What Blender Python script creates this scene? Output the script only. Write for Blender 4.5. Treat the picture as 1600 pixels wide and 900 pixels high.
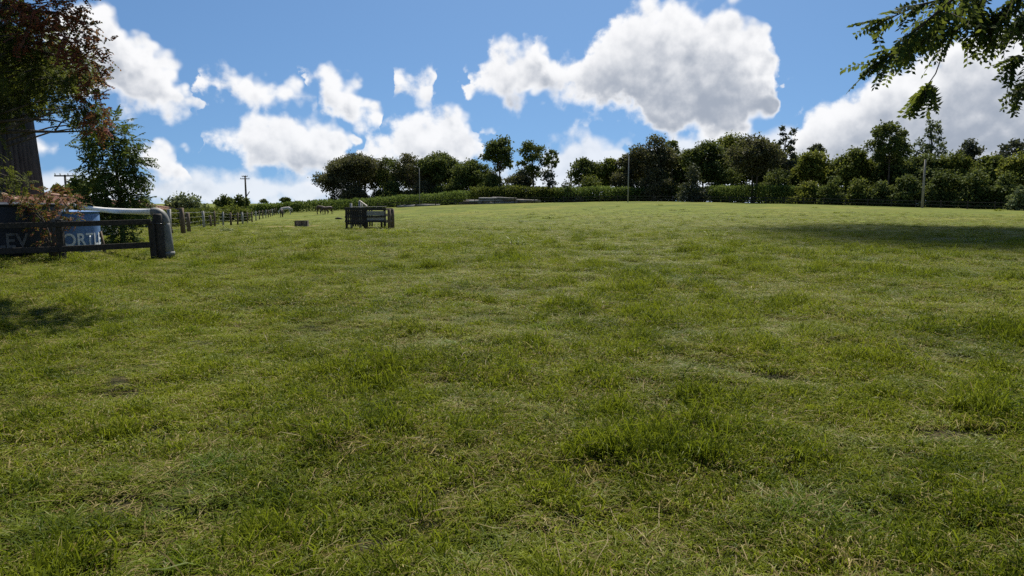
import bpy, bmesh, math, random
import numpy as np
from mathutils import Vector, Matrix

for o in list(bpy.data.objects):
    bpy.data.objects.remove(o)
S = bpy.context.scene
COL = S.collection
R = math.radians

# ------------------------------------------------------------------ camera, sky, sun, exposure
F = 1101.0                      # focal length in pixels of the 1600 px wide photograph
PITCH = R(7.144)
EYE = 1.6
cd = bpy.data.cameras.new('camera')
cd.sensor_width = 36.0
cd.lens = 36.0 * F / 1600.0
cd.clip_end = 20000
cd.clip_start = 0.05
cam = bpy.data.objects.new('camera', cd)
cam.location = (0, 0, EYE)
cam.rotation_euler = (R(90) - PITCH, 0, 0)
COL.objects.link(cam)
S.camera = cam

SUN_AZ, SUN_EL = 9.0, 55.0      # degrees right of the view, above the horizon
S.view_settings.view_transform = 'Standard'
S.view_settings.look = 'None'
S.view_settings.gamma = 1
S.view_settings.use_curve_mapping = False
S.view_settings.exposure = 0.74
S.render.film_transparent = False
S.cycles.use_denoising = False
S.cycles.max_bounces = 6
S.cycles.diffuse_bounces = 3
S.cycles.transmission_bounces = 3
S.cycles.transparent_max_bounces = 6
S.cycles.caustics_reflective = False
S.cycles.caustics_refractive = False

sl = bpy.data.lights.new('sun', 'SUN')
sl.energy = 5.0
sl.angle = R(0.53)
sl.color = (1.0, 0.94, 0.82)
sun = bpy.data.objects.new('sun', sl)
sd = Vector((math.sin(R(SUN_AZ)) * math.cos(R(SUN_EL)), math.cos(R(SUN_AZ)) * math.cos(R(SUN_EL)), math.sin(R(SUN_EL))))
sun.rotation_euler = sd.to_track_quat('Z', 'Y').to_euler()
sun.location = sd * 50
COL.objects.link(sun)


def ray(px, py):
    """direction of a photograph pixel as (x, y, z) per unit of forward ground distance y"""
    u, v = (px - 800) / F, (450 - py) / F
    c, s = math.cos(PITCH), math.sin(PITCH)
    fy, fz = c + v * s, v * c - s
    return u / fy, 1.0, fz / fy


class NX:
    """a node socket with arithmetic"""
    def __init__(self, nt, s): self.nt, self.s = nt, s
    def op(self, o, b=None, c=None, clamp=False):
        n = self.nt.nodes.new('ShaderNodeMath'); n.operation = o; n.use_clamp = clamp
        for i, x in enumerate((self, b, c)):
            if x is None: continue
            if isinstance(x, NX): self.nt.links.new(x.s, n.inputs[i])
            else: n.inputs[i].default_value = x
        return NX(self.nt, n.outputs[0])
    def __add__(self, b): return self.op('ADD', b)
    def __sub__(self, b): return self.op('SUBTRACT', b)
    def __mul__(self, b): return self.op('MULTIPLY', b)
    def min(self, b): return self.op('MINIMUM', b)
    def max(self, b): return self.op('MAXIMUM', b)
    def step(self, lo, hi, a=0.0, b=1.0):
        n = self.nt.nodes.new('ShaderNodeMapRange'); n.interpolation_type = 'SMOOTHSTEP'
        self.nt.links.new(self.s, n.inputs[0])
        for i, x in enumerate((lo, hi, a, b)): n.inputs[i + 1].default_value = x
        return NX(self.nt, n.outputs[0])


def noise(nt, vec, scale, detail, rough=0.5, out=0):
    n = nt.nodes.new('ShaderNodeTexNoise')
    nt.links.new(vec, n.inputs['Vector'])
    n.inputs['Scale'].default_value = scale
    n.inputs['Detail'].default_value = detail
    n.inputs['Roughness'].default_value = rough
    return NX(nt, n.outputs[out])


def mixc(nt, fac, a, b):
    n = nt.nodes.new('ShaderNodeMix'); n.data_type = 'RGBA'
    for k, x in ((0, fac), (6, a), (7, b)):
        if isinstance(x, NX): nt.links.new(x.s, n.inputs[k])
        elif isinstance(x, (int, float)): n.inputs[k].default_value = x
        else: n.inputs[k].default_value = (*x, 1)
    return NX(nt, n.outputs[2])


def build_world():
    w = bpy.data.worlds.new('World'); S.world = w; w.use_nodes = True
    nt = w.node_tree; nt.nodes.clear()
    out = nt.nodes.new('ShaderNodeOutputWorld')
    bg = nt.nodes.new('ShaderNodeBackground'); bg.inputs[1].default_value = 0.053
    w.cycles.sampling_method = 'MANUAL'; w.cycles.sample_map_resolution = 256
    nt.links.new(bg.outputs[0], out.inputs[0])
    tc = nt.nodes.new('ShaderNodeTexCoord')
    sep = nt.nodes.new('ShaderNodeSeparateXYZ'); nt.links.new(tc.outputs['Generated'], sep.inputs[0])
    x, y, z = (NX(nt, sep.outputs[i]) for i in range(3))
    zc = z.max(0.0) * 0.9 + 0.15      # the haze-free air of the photograph: no yellow band at the horizon
    cmb = nt.nodes.new('ShaderNodeCombineXYZ')
    for i, s in enumerate((x, y, zc)): nt.links.new(s.s, cmb.inputs[i])
    sky = nt.nodes.new('ShaderNodeTexSky'); sky.sky_type = 'NISHITA'; sky.sun_disc = False
    sky.sun_elevation = R(SUN_EL); sky.sun_rotation = R(SUN_AZ)
    sky.air_density = 1.0; sky.dust_density = 0.6; sky.ozone_density = 2.0
    nt.links.new(cmb.outputs[0], sky.inputs[0])
    az = x.op('ARCTAN2', y) * 57.29578
    el = z.op('ARCSINE') * 57.29578
    d = tc.outputs['Generated']
    # billows: noise displaces the cloud outlines; the same noise a little nearer the sun gives their relief
    n_big = noise(nt, d, 15.0, 3.0, 0.5)
    n_fin = noise(nt, d, 34.0, 6.0, 0.55)
    off = nt.nodes.new('ShaderNodeVectorMath'); off.operation = 'ADD'
    nt.links.new(d, off.inputs[0]); off.inputs[1].default_value = (0.003, 0.0, 0.011)
    n_off = noise(nt, off.outputs[0], 34.0, 6.0, 0.55)
    vor = nt.nodes.new('ShaderNodeTexVoronoi'); vor.feature = 'SMOOTH_F1'; vor.inputs['Scale'].default_value = 26.0
    vor.inputs['Detail'].default_value = 2.0; vor.inputs['Smoothness'].default_value = 0.4
    nt.links.new(d, vor.inputs['Vector'])
    puff = NX(nt, vor.outputs['Distance'])
    azw = az + (n_big - 0.5) * 4.2 + (n_fin - 0.5) * 3.0 + (puff - 0.45) * 1.6
    t = (azw + 50.0).op('PINGPONG', 100.0) * 0.01
    wob = (n_big - 0.5) * 4.2 + (n_fin - 0.5) * 2.6 + (puff - 0.45) * -1.8 + 0.75
    off2 = nt.nodes.new('ShaderNodeVectorMath'); off2.operation = 'ADD'
    nt.links.new(d, off2.inputs[0]); off2.inputs[1].default_value = (0.006, 0.0, 0.024)
    n_off2 = noise(nt, off2.outputs[0], 15.0, 3.0, 0.5)
    relief = (n_off - n_fin) * 0.9 + (n_off2 - n_big) * 1.1

    def band(pts):
        """pts: px -> (top, bottom) of the clouds in the photograph, None for clear sky"""
        res = []
        xs = sorted(pts)
        for k in (0, 1):
            n = nt.nodes.new('ShaderNodeFloatCurve')
            cv = n.mapping.curves[0]
            n.mapping.use_clip = False
            last = None
            vals = []
            for px in xs:
                p = pts[px]
                if p is None: vals.append((px, None)); continue
                vals.append((px, p[k]))
            P = []
            for px, py in vals:
                ref = py
                if py is None:     # a thickness below zero
                    q = [v for v in pts.values() if v]
                    near = min(q_px for q_px in [abs(a - px) for a in xs if pts[a]])
                    a = [a for a in xs if pts[a] and abs(a - px) == near][0]
                    mid = sum(pts[a]) / 2
                    ref = mid + (38 if k == 0 else -38)
                rx, ry, rz = ray(px, ref)
                a_ = math.degrees(math.atan2(rx, 1)); e_ = math.degrees(math.atan2(rz, math.hypot(rx, 1)))
                P.append(((a_ + 50) / 100, (e_ + 10) / 50))
            P.insert(0, (0.0, P[0][1])); P.append((1.0, P[-1][1]))
            while len(cv.points) < len(P): cv.points.new(0.5, 0.5)
            for q, (a_, b_) in zip(cv.points, sorted(P)):
                q.location = (a_, b_); q.handle_type = 'VECTOR'
            n.mapping.update()
            nt.links.new(t.s, n.inputs['Value'])
            res.append(NX(nt, n.outputs[0]) * 50.0 - 10.0)
        return res

    A = {-60: None, 100: None, 118: (14, 110), 140: (0, 132), 165: (2, 165), 200: (25, 175), 235: (62, 178), 270: (85, 180), 300: (118, 180),
         322: (145, 176), 331: None, 336: (112, 140), 360: (103, 162), 400: (106, 172), 440: (130, 174), 475: (132, 166), 500: (145, 160), 505: None,
         734: None, 745: (118, 166), 770: (85, 170), 800: (60, 172), 845: (68, 160), 858: (50, 150), 885: (88, 152), 930: (72, 165),
         975: (14, 182), 1020: (-5, 212), 1080: (0, 226), 1130: (8, 234), 1165: (14, 230), 1190: (22, 214), 1210: (36, 196), 1226: (62, 172), 1242: (98, 142), 1254: None}
    A2 = {483: None, 492: (108, 140), 530: (106, 165), 560: (118, 188), 590: (150, 196), 615: (174, 200), 628: None, 636: (130, 152), 660: (118, 164), 690: (108, 158), 697: None,
          1246: None, 1262: (182, 270), 1290: (158, 280), 1330: (132, 290), 1380: (105, 300), 1430: (85, 300), 1500: (62, 300), 1560: (48, 300), 1640: (20, 300), 1700: (0, 300), 1800: (40, 300), 1815: None}
    B = {-60: (190, 280), 40: (200, 262), 110: (212, 256), 126: None, 204: None, 214: (228, 262), 250: (228, 280), 290: (234, 282), 318: (256, 280), 324: None,
         330: (198, 215), 360: (182, 240), 400: (174, 268), 450: (174, 285), 500: (184, 295), 540: (196, 295), 566: (226, 288), 574: None,
         582: (236, 262), 620: (208, 262), 660: (182, 262), 700: (168, 262), 740: (182, 262), 770: (200, 256), 784: None}
    C = {-60: (240, 330), 60: (240, 330), 120: (258, 330), 170: (252, 330), 220: (268, 330), 300: (268, 330), 400: (258, 330), 460: (262, 330), 520: (268, 330), 600: (262, 330), 700: (250, 330),
         800: (262, 330), 862: (236, 330), 885: (222, 330), 925: (214, 330), 965: (210, 330), 988: (222, 330), 1000: (258, 330), 1020: (236, 330), 1060: (196, 330), 1120: (190, 330), 1200: (190, 330),
         1260: (196, 330), 1290: (230, 330), 1500: (250, 330), 1700: (260, 330)}
    col = NX(nt, sky.outputs[0])
    tint = nt.nodes.new('ShaderNodeMix'); tint.data_type = 'RGBA'; tint.blend_type = 'MULTIPLY'; tint.inputs[0].default_value = 1.0
    nt.links.new(col.s, tint.inputs[6]); tint.inputs[7].default_value = (0.68, 0.93, 1.12, 1); col = NX(nt, tint.outputs[2])
    white, grey = (11.2, 11.2, 11.3), (3.7, 4.2, 5.2)
    for pts, amp, op, gmul in ((C, 0.7, 0.75, 0.35), (B, 0.95, 0.95, 0.8), (A2, 1.0, 0.97, 1.0), (A, 1.0, 0.98, 1.0)):
        top, bot = band(pts)
        w_ = wob * amp
        up = top + w_ - el
        dn = el - bot + w_
        f = up.min(dn)
        body = (up + (n_big - 0.5) * 2.4).step(0.5, 5.6) * (dn + (n_fin - 0.5) * 1.2).step(0.1, 1.9)
        g = (body * gmul + relief * 1.3).step(-0.1, 1.3)
        c_ = mixc(nt, g, white, (4.3, 4.8, 5.7))
        col = mixc(nt, f.step(-0.3, 1.15) * op, col, c_)
    nt.links.new(col.s, bg.inputs[0])


build_world()

# ------------------------------------------------------------------ numpy noise and terrain
def _hash(ix, iy, seed):
    h = (ix.astype(np.int64) * 374761393 + iy.astype(np.int64) * 668265263 + seed * 974711) & 0x7fffffff
    h = ((h ^ (h >> 13)) * 1274126177) & 0x7fffffff
    return ((h ^ (h >> 16)) & 0xffff) / 65535.0


def vnoise(x, y, seed=0):
    ix, iy = np.floor(x), np.floor(y)
    fx, fy = x - ix, y - iy
    fx, fy = fx * fx * (3 - 2 * fx), fy * fy * (3 - 2 * fy)
    a, b = _hash(ix, iy, seed), _hash(ix + 1, iy, seed)
    c, d = _hash(ix, iy + 1, seed), _hash(ix + 1, iy + 1, seed)
    return (a * (1 - fx) + b * fx) * (1 - fy) + (c * (1 - fx) + d * fx) * fy


def fbm(x, y, oct=3, seed=0):
    s, a, t = 0, 1, 0
    for k in range(oct):
        s = s + a * vnoise(x * 2 ** k + 17.3 * k, y * 2 ** k - 9.1 * k, seed + k); t += a; a *= 0.5
    return s / t


def pix3(px, py, Y):
    a = ray(px, py)
    return (a[0] * Y, Y, EYE + a[2] * Y)


CTL = [pix3(*p) for p in [
    (284, 365, 38), (347, 354, 65), (400, 344, 100), (431, 335, 140), (470, 353, 52), (573, 359, 43), (510, 334, 130),
    (640, 324, 135), (740, 320, 138), (870, 317, 140), (1000, 315, 140), (1150, 317, 135), (1300, 320.5, 122), (1440, 325, 112), (1600, 329, 102),
    (1750, 333, 95), (240, 406, 18.9), (92, 408, 18.3), (-60, 411, 17.8), (200, 376, 30), (-60, 385, 27),
    (1150, 345, 62), (1500, 352, 50), (800, 350, 62), (1000, 338, 80)]]
CTL += [(a, b, 0.0) for a, b in [(0, 2), (-4, 4), (4, 4), (0, 7), (7, 9), (-6, 9), (0, 14), (12, 14), (-20, 5), (20, 5), (0, -20), (-30, -20), (30, -20)]]
CTL += [(-90, 130, -2.0), (-70, 75, -1.4), (150, 90, 0.2), (60, -60, 0), (-60, -60, 0), (0, 175, 0.6), (-60, 175, -1.2), (60, 165, 0.8)]
CTL = np.array(CTL)


def _tps():
    P = CTL[:, :2] / 50.0
    n = len(P)
    d2 = ((P[:, None] - P[None]) ** 2).sum(-1)
    K = np.where(d2 > 0, 0.5 * d2 * np.log(d2 + 1e-12), 0) + np.eye(n) * 0.003
    Q = np.hstack([np.ones((n, 1)), P])
    M = np.zeros((n + 3, n + 3)); M[:n, :n] = K; M[:n, n:] = Q; M[n:, :n] = Q.T
    return P, np.linalg.solve(M, np.concatenate([CTL[:, 2], np.zeros(3)]))


TP, TW = _tps()


def terrain(x, y, lumps=True):
    x = np.atleast_1d(np.asarray(x, float)); y = np.atleast_1d(np.asarray(y, float))
    r = np.hypot(x, y) + 1e-9
    k = np.minimum(1, 185 / r)
    qx, qy = x * k / 50, y * k / 50
    z = TW[-3] + TW[-2] * qx + TW[-1] * qy
    for i in range(len(TP)):
        d2 = (qx - TP[i, 0]) ** 2 + (qy - TP[i, 1]) ** 2
        z = z + TW[i] * 0.5 * d2 * np.log(d2 + 1e-12)
    back = np.clip(-y / 20, 0, 1)
    z = z * (1 - back)
    z = z - 0.016 * np.maximum(r - 185, 0) * np.clip(1 - (r - 185) / 6000, .3, 1)
    if lumps:
        fade = np.clip(1.2 - r / 60, 0.25, 1)
        z = z + (fbm(x * 0.9, y * 0.9, 3, 5) - 0.5) * 0.15 * fade + (fbm(x * 3.2, y * 3.2, 2, 9) - 0.5) * 0.10 * np.clip(1.3 - r / 18, 0, 1)
        z = z + (fbm(x * 0.16, y * 0.16, 2, 21) - 0.5) * 0.12 * np.clip((r - 18) / 30, 0, 1)
    return z


def gz(x, y): return float(terrain(x, y)[0])


def at(px, Y, py=None):
    """ground point under photograph column px at forward distance Y (or the point at row py)"""
    X = ray(px, 320)[0] * Y
    if py is None: return Vector((X, Y, gz(X, Y)))
    return Vector(pix3(px, py, Y))


# ------------------------------------------------------------------ objects, meshes, materials
def empty(name, loc, rz=0.0):
    o = bpy.data.objects.new(name, None); COL.objects.link(o)
    o.location = loc; o.rotation_euler = (0, 0, rz); o.empty_display_size = 0.2
    return o


def tag(o, label=None, cat=None, group=None, kind=None):
    if label: o['label'] = label
    if cat: o['category'] = cat
    if group: o['group'] = group
    if kind: o['kind'] = kind
    return o


def link_mesh(name, me, parent=None):
    o = bpy.data.objects.new(name, me); COL.objects.link(o)
    if parent: o.parent = parent
    return o


def copy_tree(o, parent=None):
    c = o.copy(); COL.objects.link(c); c.parent = parent
    for ch in list(o.children): copy_tree(ch, c)
    return c


def np_mesh(name, V, faces, mat, tint=None, smooth=False, extra=None):
    """V (n,3), faces (m,k) of one size, tint one value per vertex"""
    me = bpy.data.meshes.new(name)
    V = np.asarray(V, np.float32); faces = np.asarray(faces, np.int32)
    m, k = faces.shape
    me.vertices.add(len(V)); me.vertices.foreach_set('co', V.ravel())
    me.loops.add(m * k); me.loops.foreach_set('vertex_index', faces.ravel())
    me.polygons.add(m)
    me.polygons.foreach_set('loop_start', np.arange(0, m * k, k, dtype=np.int32))
    me.polygons.foreach_set('loop_total', np.full(m, k, np.int32))
    if smooth: me.polygons.foreach_set('use_smooth', np.ones(m, bool))
    for nm, arr in [('tint', tint)] + list((extra or {}).items()):
        if arr is not None:
            at_ = me.attributes.new(nm, 'FLOAT', 'POINT'); at_.data.foreach_set('value', np.asarray(arr, np.float32))
    me.update(calc_edges=True)
    if mat: me.materials.append(mat)
    return me


class MB:
    """collects boxes, bars and tubes into one mesh"""
    def __init__(s): s.v, s.f = [], []
    def quadbox(s, c8):
        b = len(s.v); s.v += [tuple(p) for p in c8]
        s.f += [tuple(b + i for i in q) for q in ((0, 3, 2, 1), (4, 5, 6, 7), (0, 1, 5, 4), (1, 2, 6, 5), (2, 3, 7, 6), (3, 0, 4, 7))]
        return s
    def box(s, x0, x1, y0, y1, z0, z1):
        return s.quadbox([(x0, y0, z0), (x1, y0, z0), (x1, y1, z0), (x0, y1, z0), (x0, y0, z1), (x1, y0, z1), (x1, y1, z1), (x0, y1, z1)])
    def bar(s, a, b, w, h, up=(0, 0, 1)):
        a, b = Vector(a), Vector(b); d = (b - a).normalized()
        r = d.cross(Vector(up))
        if r.length < 1e-4: r = d.cross(Vector((0, 1, 0)))
        r.normalize(); u = r.cross(d)
        r *= w / 2; u *= h / 2
        return s.quadbox([a - r - u, a + r - u, a + r + u, a - r + u, b - r - u, b + r - u, b + r + u, b - r + u])
    def tube(s, pts, rad, n=7, cap=True):
        pts = [Vector(p) for p in pts]
        if not hasattr(rad, '__len__'): rad = [rad] * len(pts)
        b = len(s.v)
        prev = None
        for i, p in enumerate(pts):
            d = (pts[min(i + 1, len(pts) - 1)] - pts[max(i - 1, 0)]).normalized()
            if prev is None:
                r = d.cross(Vector((0, 0, 1)))
                if r.length < 0.05: r = d.cross(Vector((0, 1, 0)))
            else:
                r = prev - d * prev.dot(d)
            r.normalize(); prev = r; u = r.cross(d)
            for k in range(n):
                a = 2 * math.pi * k / n
                s.v.append(tuple(p + (r * math.cos(a) + u * math.sin(a)) * rad[i]))
        for i in range(len(pts) - 1):
            for k in range(n):
                a, c = b + i * n + k, b + i * n + (k + 1) % n
                s.f.append((a, c, c + n, a + n))
        if cap:
            s.f.append(tuple(b + k for k in range(n))[::-1])
            s.f.append(tuple(b + (len(pts) - 1) * n + k for k in range(n)))
        return s
    def poly(s, pts, faces):
        b = len(s.v); s.v += [tuple(p) for p in pts]; s.f += [tuple(b + i for i in q) for q in faces]; return s
    def mesh(s, name, mat, smooth=False, bevel=0.0):
        me = bpy.data.meshes.new(name); me.from_pydata(s.v, [], s.f)
        if mat: me.materials.append(mat)
        bm = bmesh.new(); bm.from_mesh(me)
        bmesh.ops.recalc_face_normals(bm, faces=bm.faces)
        if bevel: bmesh.ops.bevel(bm, geom=list(bm.edges), offset=bevel, segments=1, affect='EDGES')
        for f in bm.faces: f.smooth = smooth
        bm.to_mesh(me); bm.free(); me.update()
        return me
    def build(s, name, mat, parent=None, smooth=False, bevel=0.0):
        return link_mesh(name, s.mesh(name, mat, smooth, bevel), parent)


def new_mat(name):
    m = bpy.data.materials.new(name); m.use_nodes = True
    nt = m.node_tree
    b = nt.nodes['Principled BSDF']
    return m, nt, b


def surf(name, c1, c2, scale=6.0, rough=0.8, metal=0.0, stretch=(1, 1, 1), bump=0.0, spec=0.3, detail=5.0):
    """a solid surface whose colour wanders between c1 and c2"""
    m, nt, b = new_mat(name)
    tc = nt.nodes.new('ShaderNodeTexCoord'); mp = nt.nodes.new('ShaderNodeMapping'); mp.inputs['Scale'].default_value = stretch
    nt.links.new(tc.outputs['Object'], mp.inputs[0])
    n = noise(nt, mp.outputs[0], scale, detail, 0.6)
    c = mixc(nt, n.step(0.3, 0.7), c1, c2)
    nt.links.new(c.s, b.inputs['Base Color'])
    b.inputs['Roughness'].default_value = rough; b.inputs['Metallic'].default_value = metal
    b.inputs['Specular IOR Level'].default_value = spec
    if bump:
        bn = nt.nodes.new('ShaderNodeBump'); bn.inputs['Strength'].default_value = bump; bn.inputs['Distance'].default_value = 0.02
        nt.links.new(n.s, bn.inputs['Height']); nt.links.new(bn.outputs[0], b.inputs['Normal'])
    return m


def leaf_mat(name, c1, c2, c3=None, c3_amt=0.0, trans=0.35, wscale=0.25, rough=0.75):
    """leaves: colour from the leaf's own tint and slow noise; light passes through"""
    m, nt, b = new_mat(name)
    at_ = nt.nodes.new('ShaderNodeAttribute'); at_.attribute_name = 'tint'
    t = NX(nt, at_.outputs['Fac'])
    geo = nt.nodes.new('ShaderNodeNewGeometry')
    n = noise(nt, geo.outputs['Position'], wscale, 3.0)
    f = (t * 0.6 + (n - 0.5) * 1.4 + 0.2).op('MULTIPLY', 1.0, clamp=True)
    c = mixc(nt, f, c1, c2)
    if c3:
        g = (t * 7.31).op('FRACT') + (n - 0.5) * 1.2
        c = mixc(nt, g.step(1 - c3_amt - 0.1, 1 - c3_amt + 0.1), c, c3)
    nt.links.new(c.s, b.inputs['Base Color'])
    b.inputs['Roughness'].default_value = rough; b.inputs['Specular IOR Level'].default_value = 0.08
    tr = nt.nodes.new('ShaderNodeBsdfTranslucent')
    c2_ = mixc(nt, 0.35, c, (0.18, 0.2, 0.02)); nt.links.new(c2_.s, tr.inputs[0])
    ms = nt.nodes.new('ShaderNodeMixShader'); ms.inputs[0].default_value = trans
    nt.links.new(b.outputs[0], ms.inputs[1]); nt.links.new(tr.outputs[0], ms.inputs[2])
    nt.links.new(ms.outputs[0], nt.nodes['Material Output'].inputs[0])
    return m


M = {}
M['bark'] = surf('bark', (0.05, 0.04, 0.032), (0.11, 0.09, 0.075), 9, 0.9, stretch=(1, 1, 0.25), bump=0.5)
M['bark_pale'] = surf('bark_pale', (0.2, 0.18, 0.16), (0.32, 0.3, 0.27), 5, 0.9, stretch=(1, 1, 0.3), bump=0.3)
M['wood_dark'] = surf('wood_dark', (0.022, 0.02, 0.018), (0.055, 0.048, 0.042), 14, 0.85, stretch=(1, 1, 1), bump=0.4)
M['wood_grey'] = surf('wood_grey', (0.2, 0.195, 0.19), (0.36, 0.35, 0.33), 12, 0.85, stretch=(0.4, 1, 3), bump=0.4)
M['wood_brown'] = surf('wood_brown', (0.09, 0.07, 0.05), (0.16, 0.12, 0.085), 12, 0.85, stretch=(1, 1, 0.4), bump=0.4)
M['wood_pale'] = surf('wood_pale', (0.34, 0.31, 0.27), (0.5, 0.46, 0.4), 8, 0.85, bump=0.3)
M['pvc'] = surf('pvc', (0.74, 0.74, 0.72), (0.84, 0.83, 0.8), 3, 0.45, spec=0.5)
M['pvc_old'] = surf('pvc_old', (0.085, 0.09, 0.085), (0.2, 0.2, 0.19), 3.5, 0.6, stretch=(1, 1, 0.35), spec=0.4)
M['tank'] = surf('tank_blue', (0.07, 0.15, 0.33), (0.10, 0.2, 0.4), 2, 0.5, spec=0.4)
M['tank_shaded'] = surf('tank_blue_shaded', (0.009, 0.013, 0.022), (0.015, 0.021, 0.032), 2, 0.55, spec=0.3)  # same blue plastic, with the tree's shade put into its colour
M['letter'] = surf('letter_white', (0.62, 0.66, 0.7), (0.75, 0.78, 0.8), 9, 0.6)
M['letter_shaded'] = surf('letter_white_shaded', (0.09, 0.095, 0.1), (0.15, 0.155, 0.155), 9, 0.7)  # white print, darkened in its colour to look shaded
M['letter_red'] = surf('letter_red', (0.5, 0.2, 0.12), (0.55, 0.4, 0.34), 14, 0.6)
M['steel_dark'] = surf('steel_dark', (0.035, 0.036, 0.038), (0.075, 0.075, 0.075), 2.5, 0.65, 0.2, stretch=(1, 1, 0.3))
M['roof_tile'] = surf('roof_tile', (0.25, 0.15, 0.11), (0.4, 0.27, 0.21), 7, 0.9, bump=0.3)
M['plaster'] = surf('plaster', (0.42, 0.4, 0.35), (0.55, 0.52, 0.46), 2, 0.9)
M['concrete'] = surf('concrete', (0.2, 0.19, 0.175), (0.34, 0.32, 0.3), 8, 0.9, bump=0.4)
M['concrete_dark'] = surf('trough_grey', (0.1, 0.085, 0.07), (0.2, 0.17, 0.14), 6, 0.9, bump=0.4)
M['wire'] = surf('wire_steel', (0.2, 0.2, 0.2), (0.3, 0.3, 0.3), 5, 0.5, 0.7)
M['insulator'] = surf('insulator', (0.5, 0.5, 0.5), (0.6, 0.6, 0.6), 5, 0.3)
M['horse_white'] = surf('coat_white', (0.36, 0.34, 0.32), (0.5, 0.48, 0.45), 3, 0.7)
M['horse_brown'] = surf('coat_brown', (0.045, 0.028, 0.021), (0.09, 0.058, 0.044), 3, 0.6)
M['horse_dark'] = surf('coat_dark', (0.025, 0.018, 0.014), (0.06, 0.042, 0.034), 3, 0.6)
M['hair_dark'] = surf('hair_dark', (0.015, 0.012, 0.01), (0.03, 0.025, 0.02), 9, 0.7)
M['hair_white'] = surf('hair_white', (0.5, 0.48, 0.45), (0.6, 0.58, 0.55), 9, 0.7)

L = {}
L['dark'] = leaf_mat('leaf_dark', (0.042, 0.062, 0.022), (0.09, 0.125, 0.038), (0.14, 0.165, 0.05), 0.16, 0.3)
L['deep'] = leaf_mat('leaf_deep', (0.056, 0.058, 0.034), (0.105, 0.105, 0.056), (0.15, 0.135, 0.08), 0.16, 0.28)
L['mid'] = leaf_mat('leaf_mid', (0.042, 0.064, 0.017), (0.105, 0.135, 0.03), (0.17, 0.185, 0.044), 0.17, 0.34)
L['olive'] = leaf_mat('leaf_olive', (0.065, 0.085, 0.018), (0.16, 0.185, 0.036), (0.24, 0.24, 0.052), 0.18, 0.38)
L['pale'] = leaf_mat('leaf_pale', (0.06, 0.085, 0.04), (0.13, 0.165, 0.08), (0.2, 0.235, 0.13), 0.14, 0.3)
L['grey'] = leaf_mat('leaf_greygreen', (0.04, 0.05, 0.035), (0.085, 0.098, 0.066), (0.13, 0.14, 0.1), 0.13, 0.2)
L['hedge'] = leaf_mat('leaf_hedge', (0.05, 0.09, 0.022), (0.13, 0.2, 0.05), (0.19, 0.24, 0.08), 0.15, 0.35)
L['near'] = leaf_mat('leaf_near', (0.028, 0.042, 0.014), (0.07, 0.10, 0.022), (0.15, 0.17, 0.03), 0.13, 0.42, 0.9)
L['purple'] = leaf_mat('leaf_purple', (0.15, 0.045, 0.036), (0.32, 0.10, 0.065), (0.05, 0.06, 0.016), 0.15, 0.38, 0.9)
L['rust'] = leaf_mat('leaf_rust', (0.15, 0.05, 0.03), (0.26, 0.1, 0.05), (0.07, 0.095, 0.02), 0.4, 0.3, 0.9)
L['lime'] = leaf_mat('leaf_lime', (0.05, 0.065, 0.014), (0.12, 0.15, 0.025), (0.03, 0.045, 0.012), 0.2, 0.35, 0.9)
L['over'] = leaf_mat('leaf_overhang', (0.022, 0.042, 0.015), (0.06, 0.10, 0.026), (0.14, 0.17, 0.03), 0.18, 0.5, 1.6)
L['young'] = leaf_mat('leaf_young', (0.028, 0.052, 0.015), (0.075, 0.12, 0.03), (0.14, 0.18, 0.045), 0.13, 0.34, 0.8)

# ------------------------------------------------------------------ ground
def ground_mat():
    m, nt, b = new_mat('pasture_ground')
    geo = nt.nodes.new('ShaderNodeNewGeometry'); P = geo.outputs['Position']
    big = noise(nt, P, 0.07, 4.0, 0.55)
    mid = noise(nt, P, 0.6, 5.0, 0.6)
    fine = noise(nt, P, 7.0, 5.0, 0.65)
    c = mixc(nt, mid.step(0.3, 0.7), (0.062, 0.09, 0.009), (0.135, 0.16, 0.019))
    c = mixc(nt, fine.step(0.42, 0.75), c, (0.17, 0.18, 0.03))
    c = mixc(nt, big.step(0.42, 0.68) * 0.7, c, (0.175, 0.165, 0.035))
    c = mixc(nt, noise(nt, P, 1.7, 4.0, 0.6).step(0.58, 0.74) * 0.75, c, (0.045, 0.07, 0.014))
    c = mixc(nt, noise(nt, P, 0.28, 5.0, 0.65).step(0.42, 0.66) * 0.75, c, (0.058, 0.085, 0.010))
    c = mixc(nt, noise(nt, P, 0.11, 6.0, 0.7).step(0.5, 0.66) * 0.6, c, (0.05, 0.08, 0.010))
    # thatch and bare soil showing between the tufts close by
    c = mixc(nt, noise(nt, P, 3.2, 4.0, 0.6).step(0.5, 0.66) * 0.7, c, (0.06, 0.05, 0.026))
    # trodden soil round the feed trough
    at_ = nt.nodes.new('ShaderNodeAttribute'); at_.attribute_name = 'bare'
    bare = (NX(nt, at_.outputs['Fac']) + (mid - 0.5) * 0.9)
    c = mixc(nt, bare.step(0.42, 0.72) * 0.8, c, (0.23, 0.18, 0.09))
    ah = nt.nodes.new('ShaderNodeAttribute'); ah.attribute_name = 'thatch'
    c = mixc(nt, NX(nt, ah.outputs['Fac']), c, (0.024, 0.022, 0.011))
    nt.links.new(c.s, b.inputs['Base Color'])
    b.inputs['Roughness'].default_value = 0.95; b.inputs['Specular IOR Level'].default_value = 0.1
    bn = nt.nodes.new('ShaderNodeBump'); bn.inputs['Strength'].default_value = 0.9; bn.inputs['Distance'].default_value = 0.06
    h = fine + noise(nt, P, 2.2, 4.0, 0.6) * 1.5
    nt.links.new(h.s, bn.inputs['Height']); nt.links.new(bn.outputs[0], b.inputs['Normal'])
    return m


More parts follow.
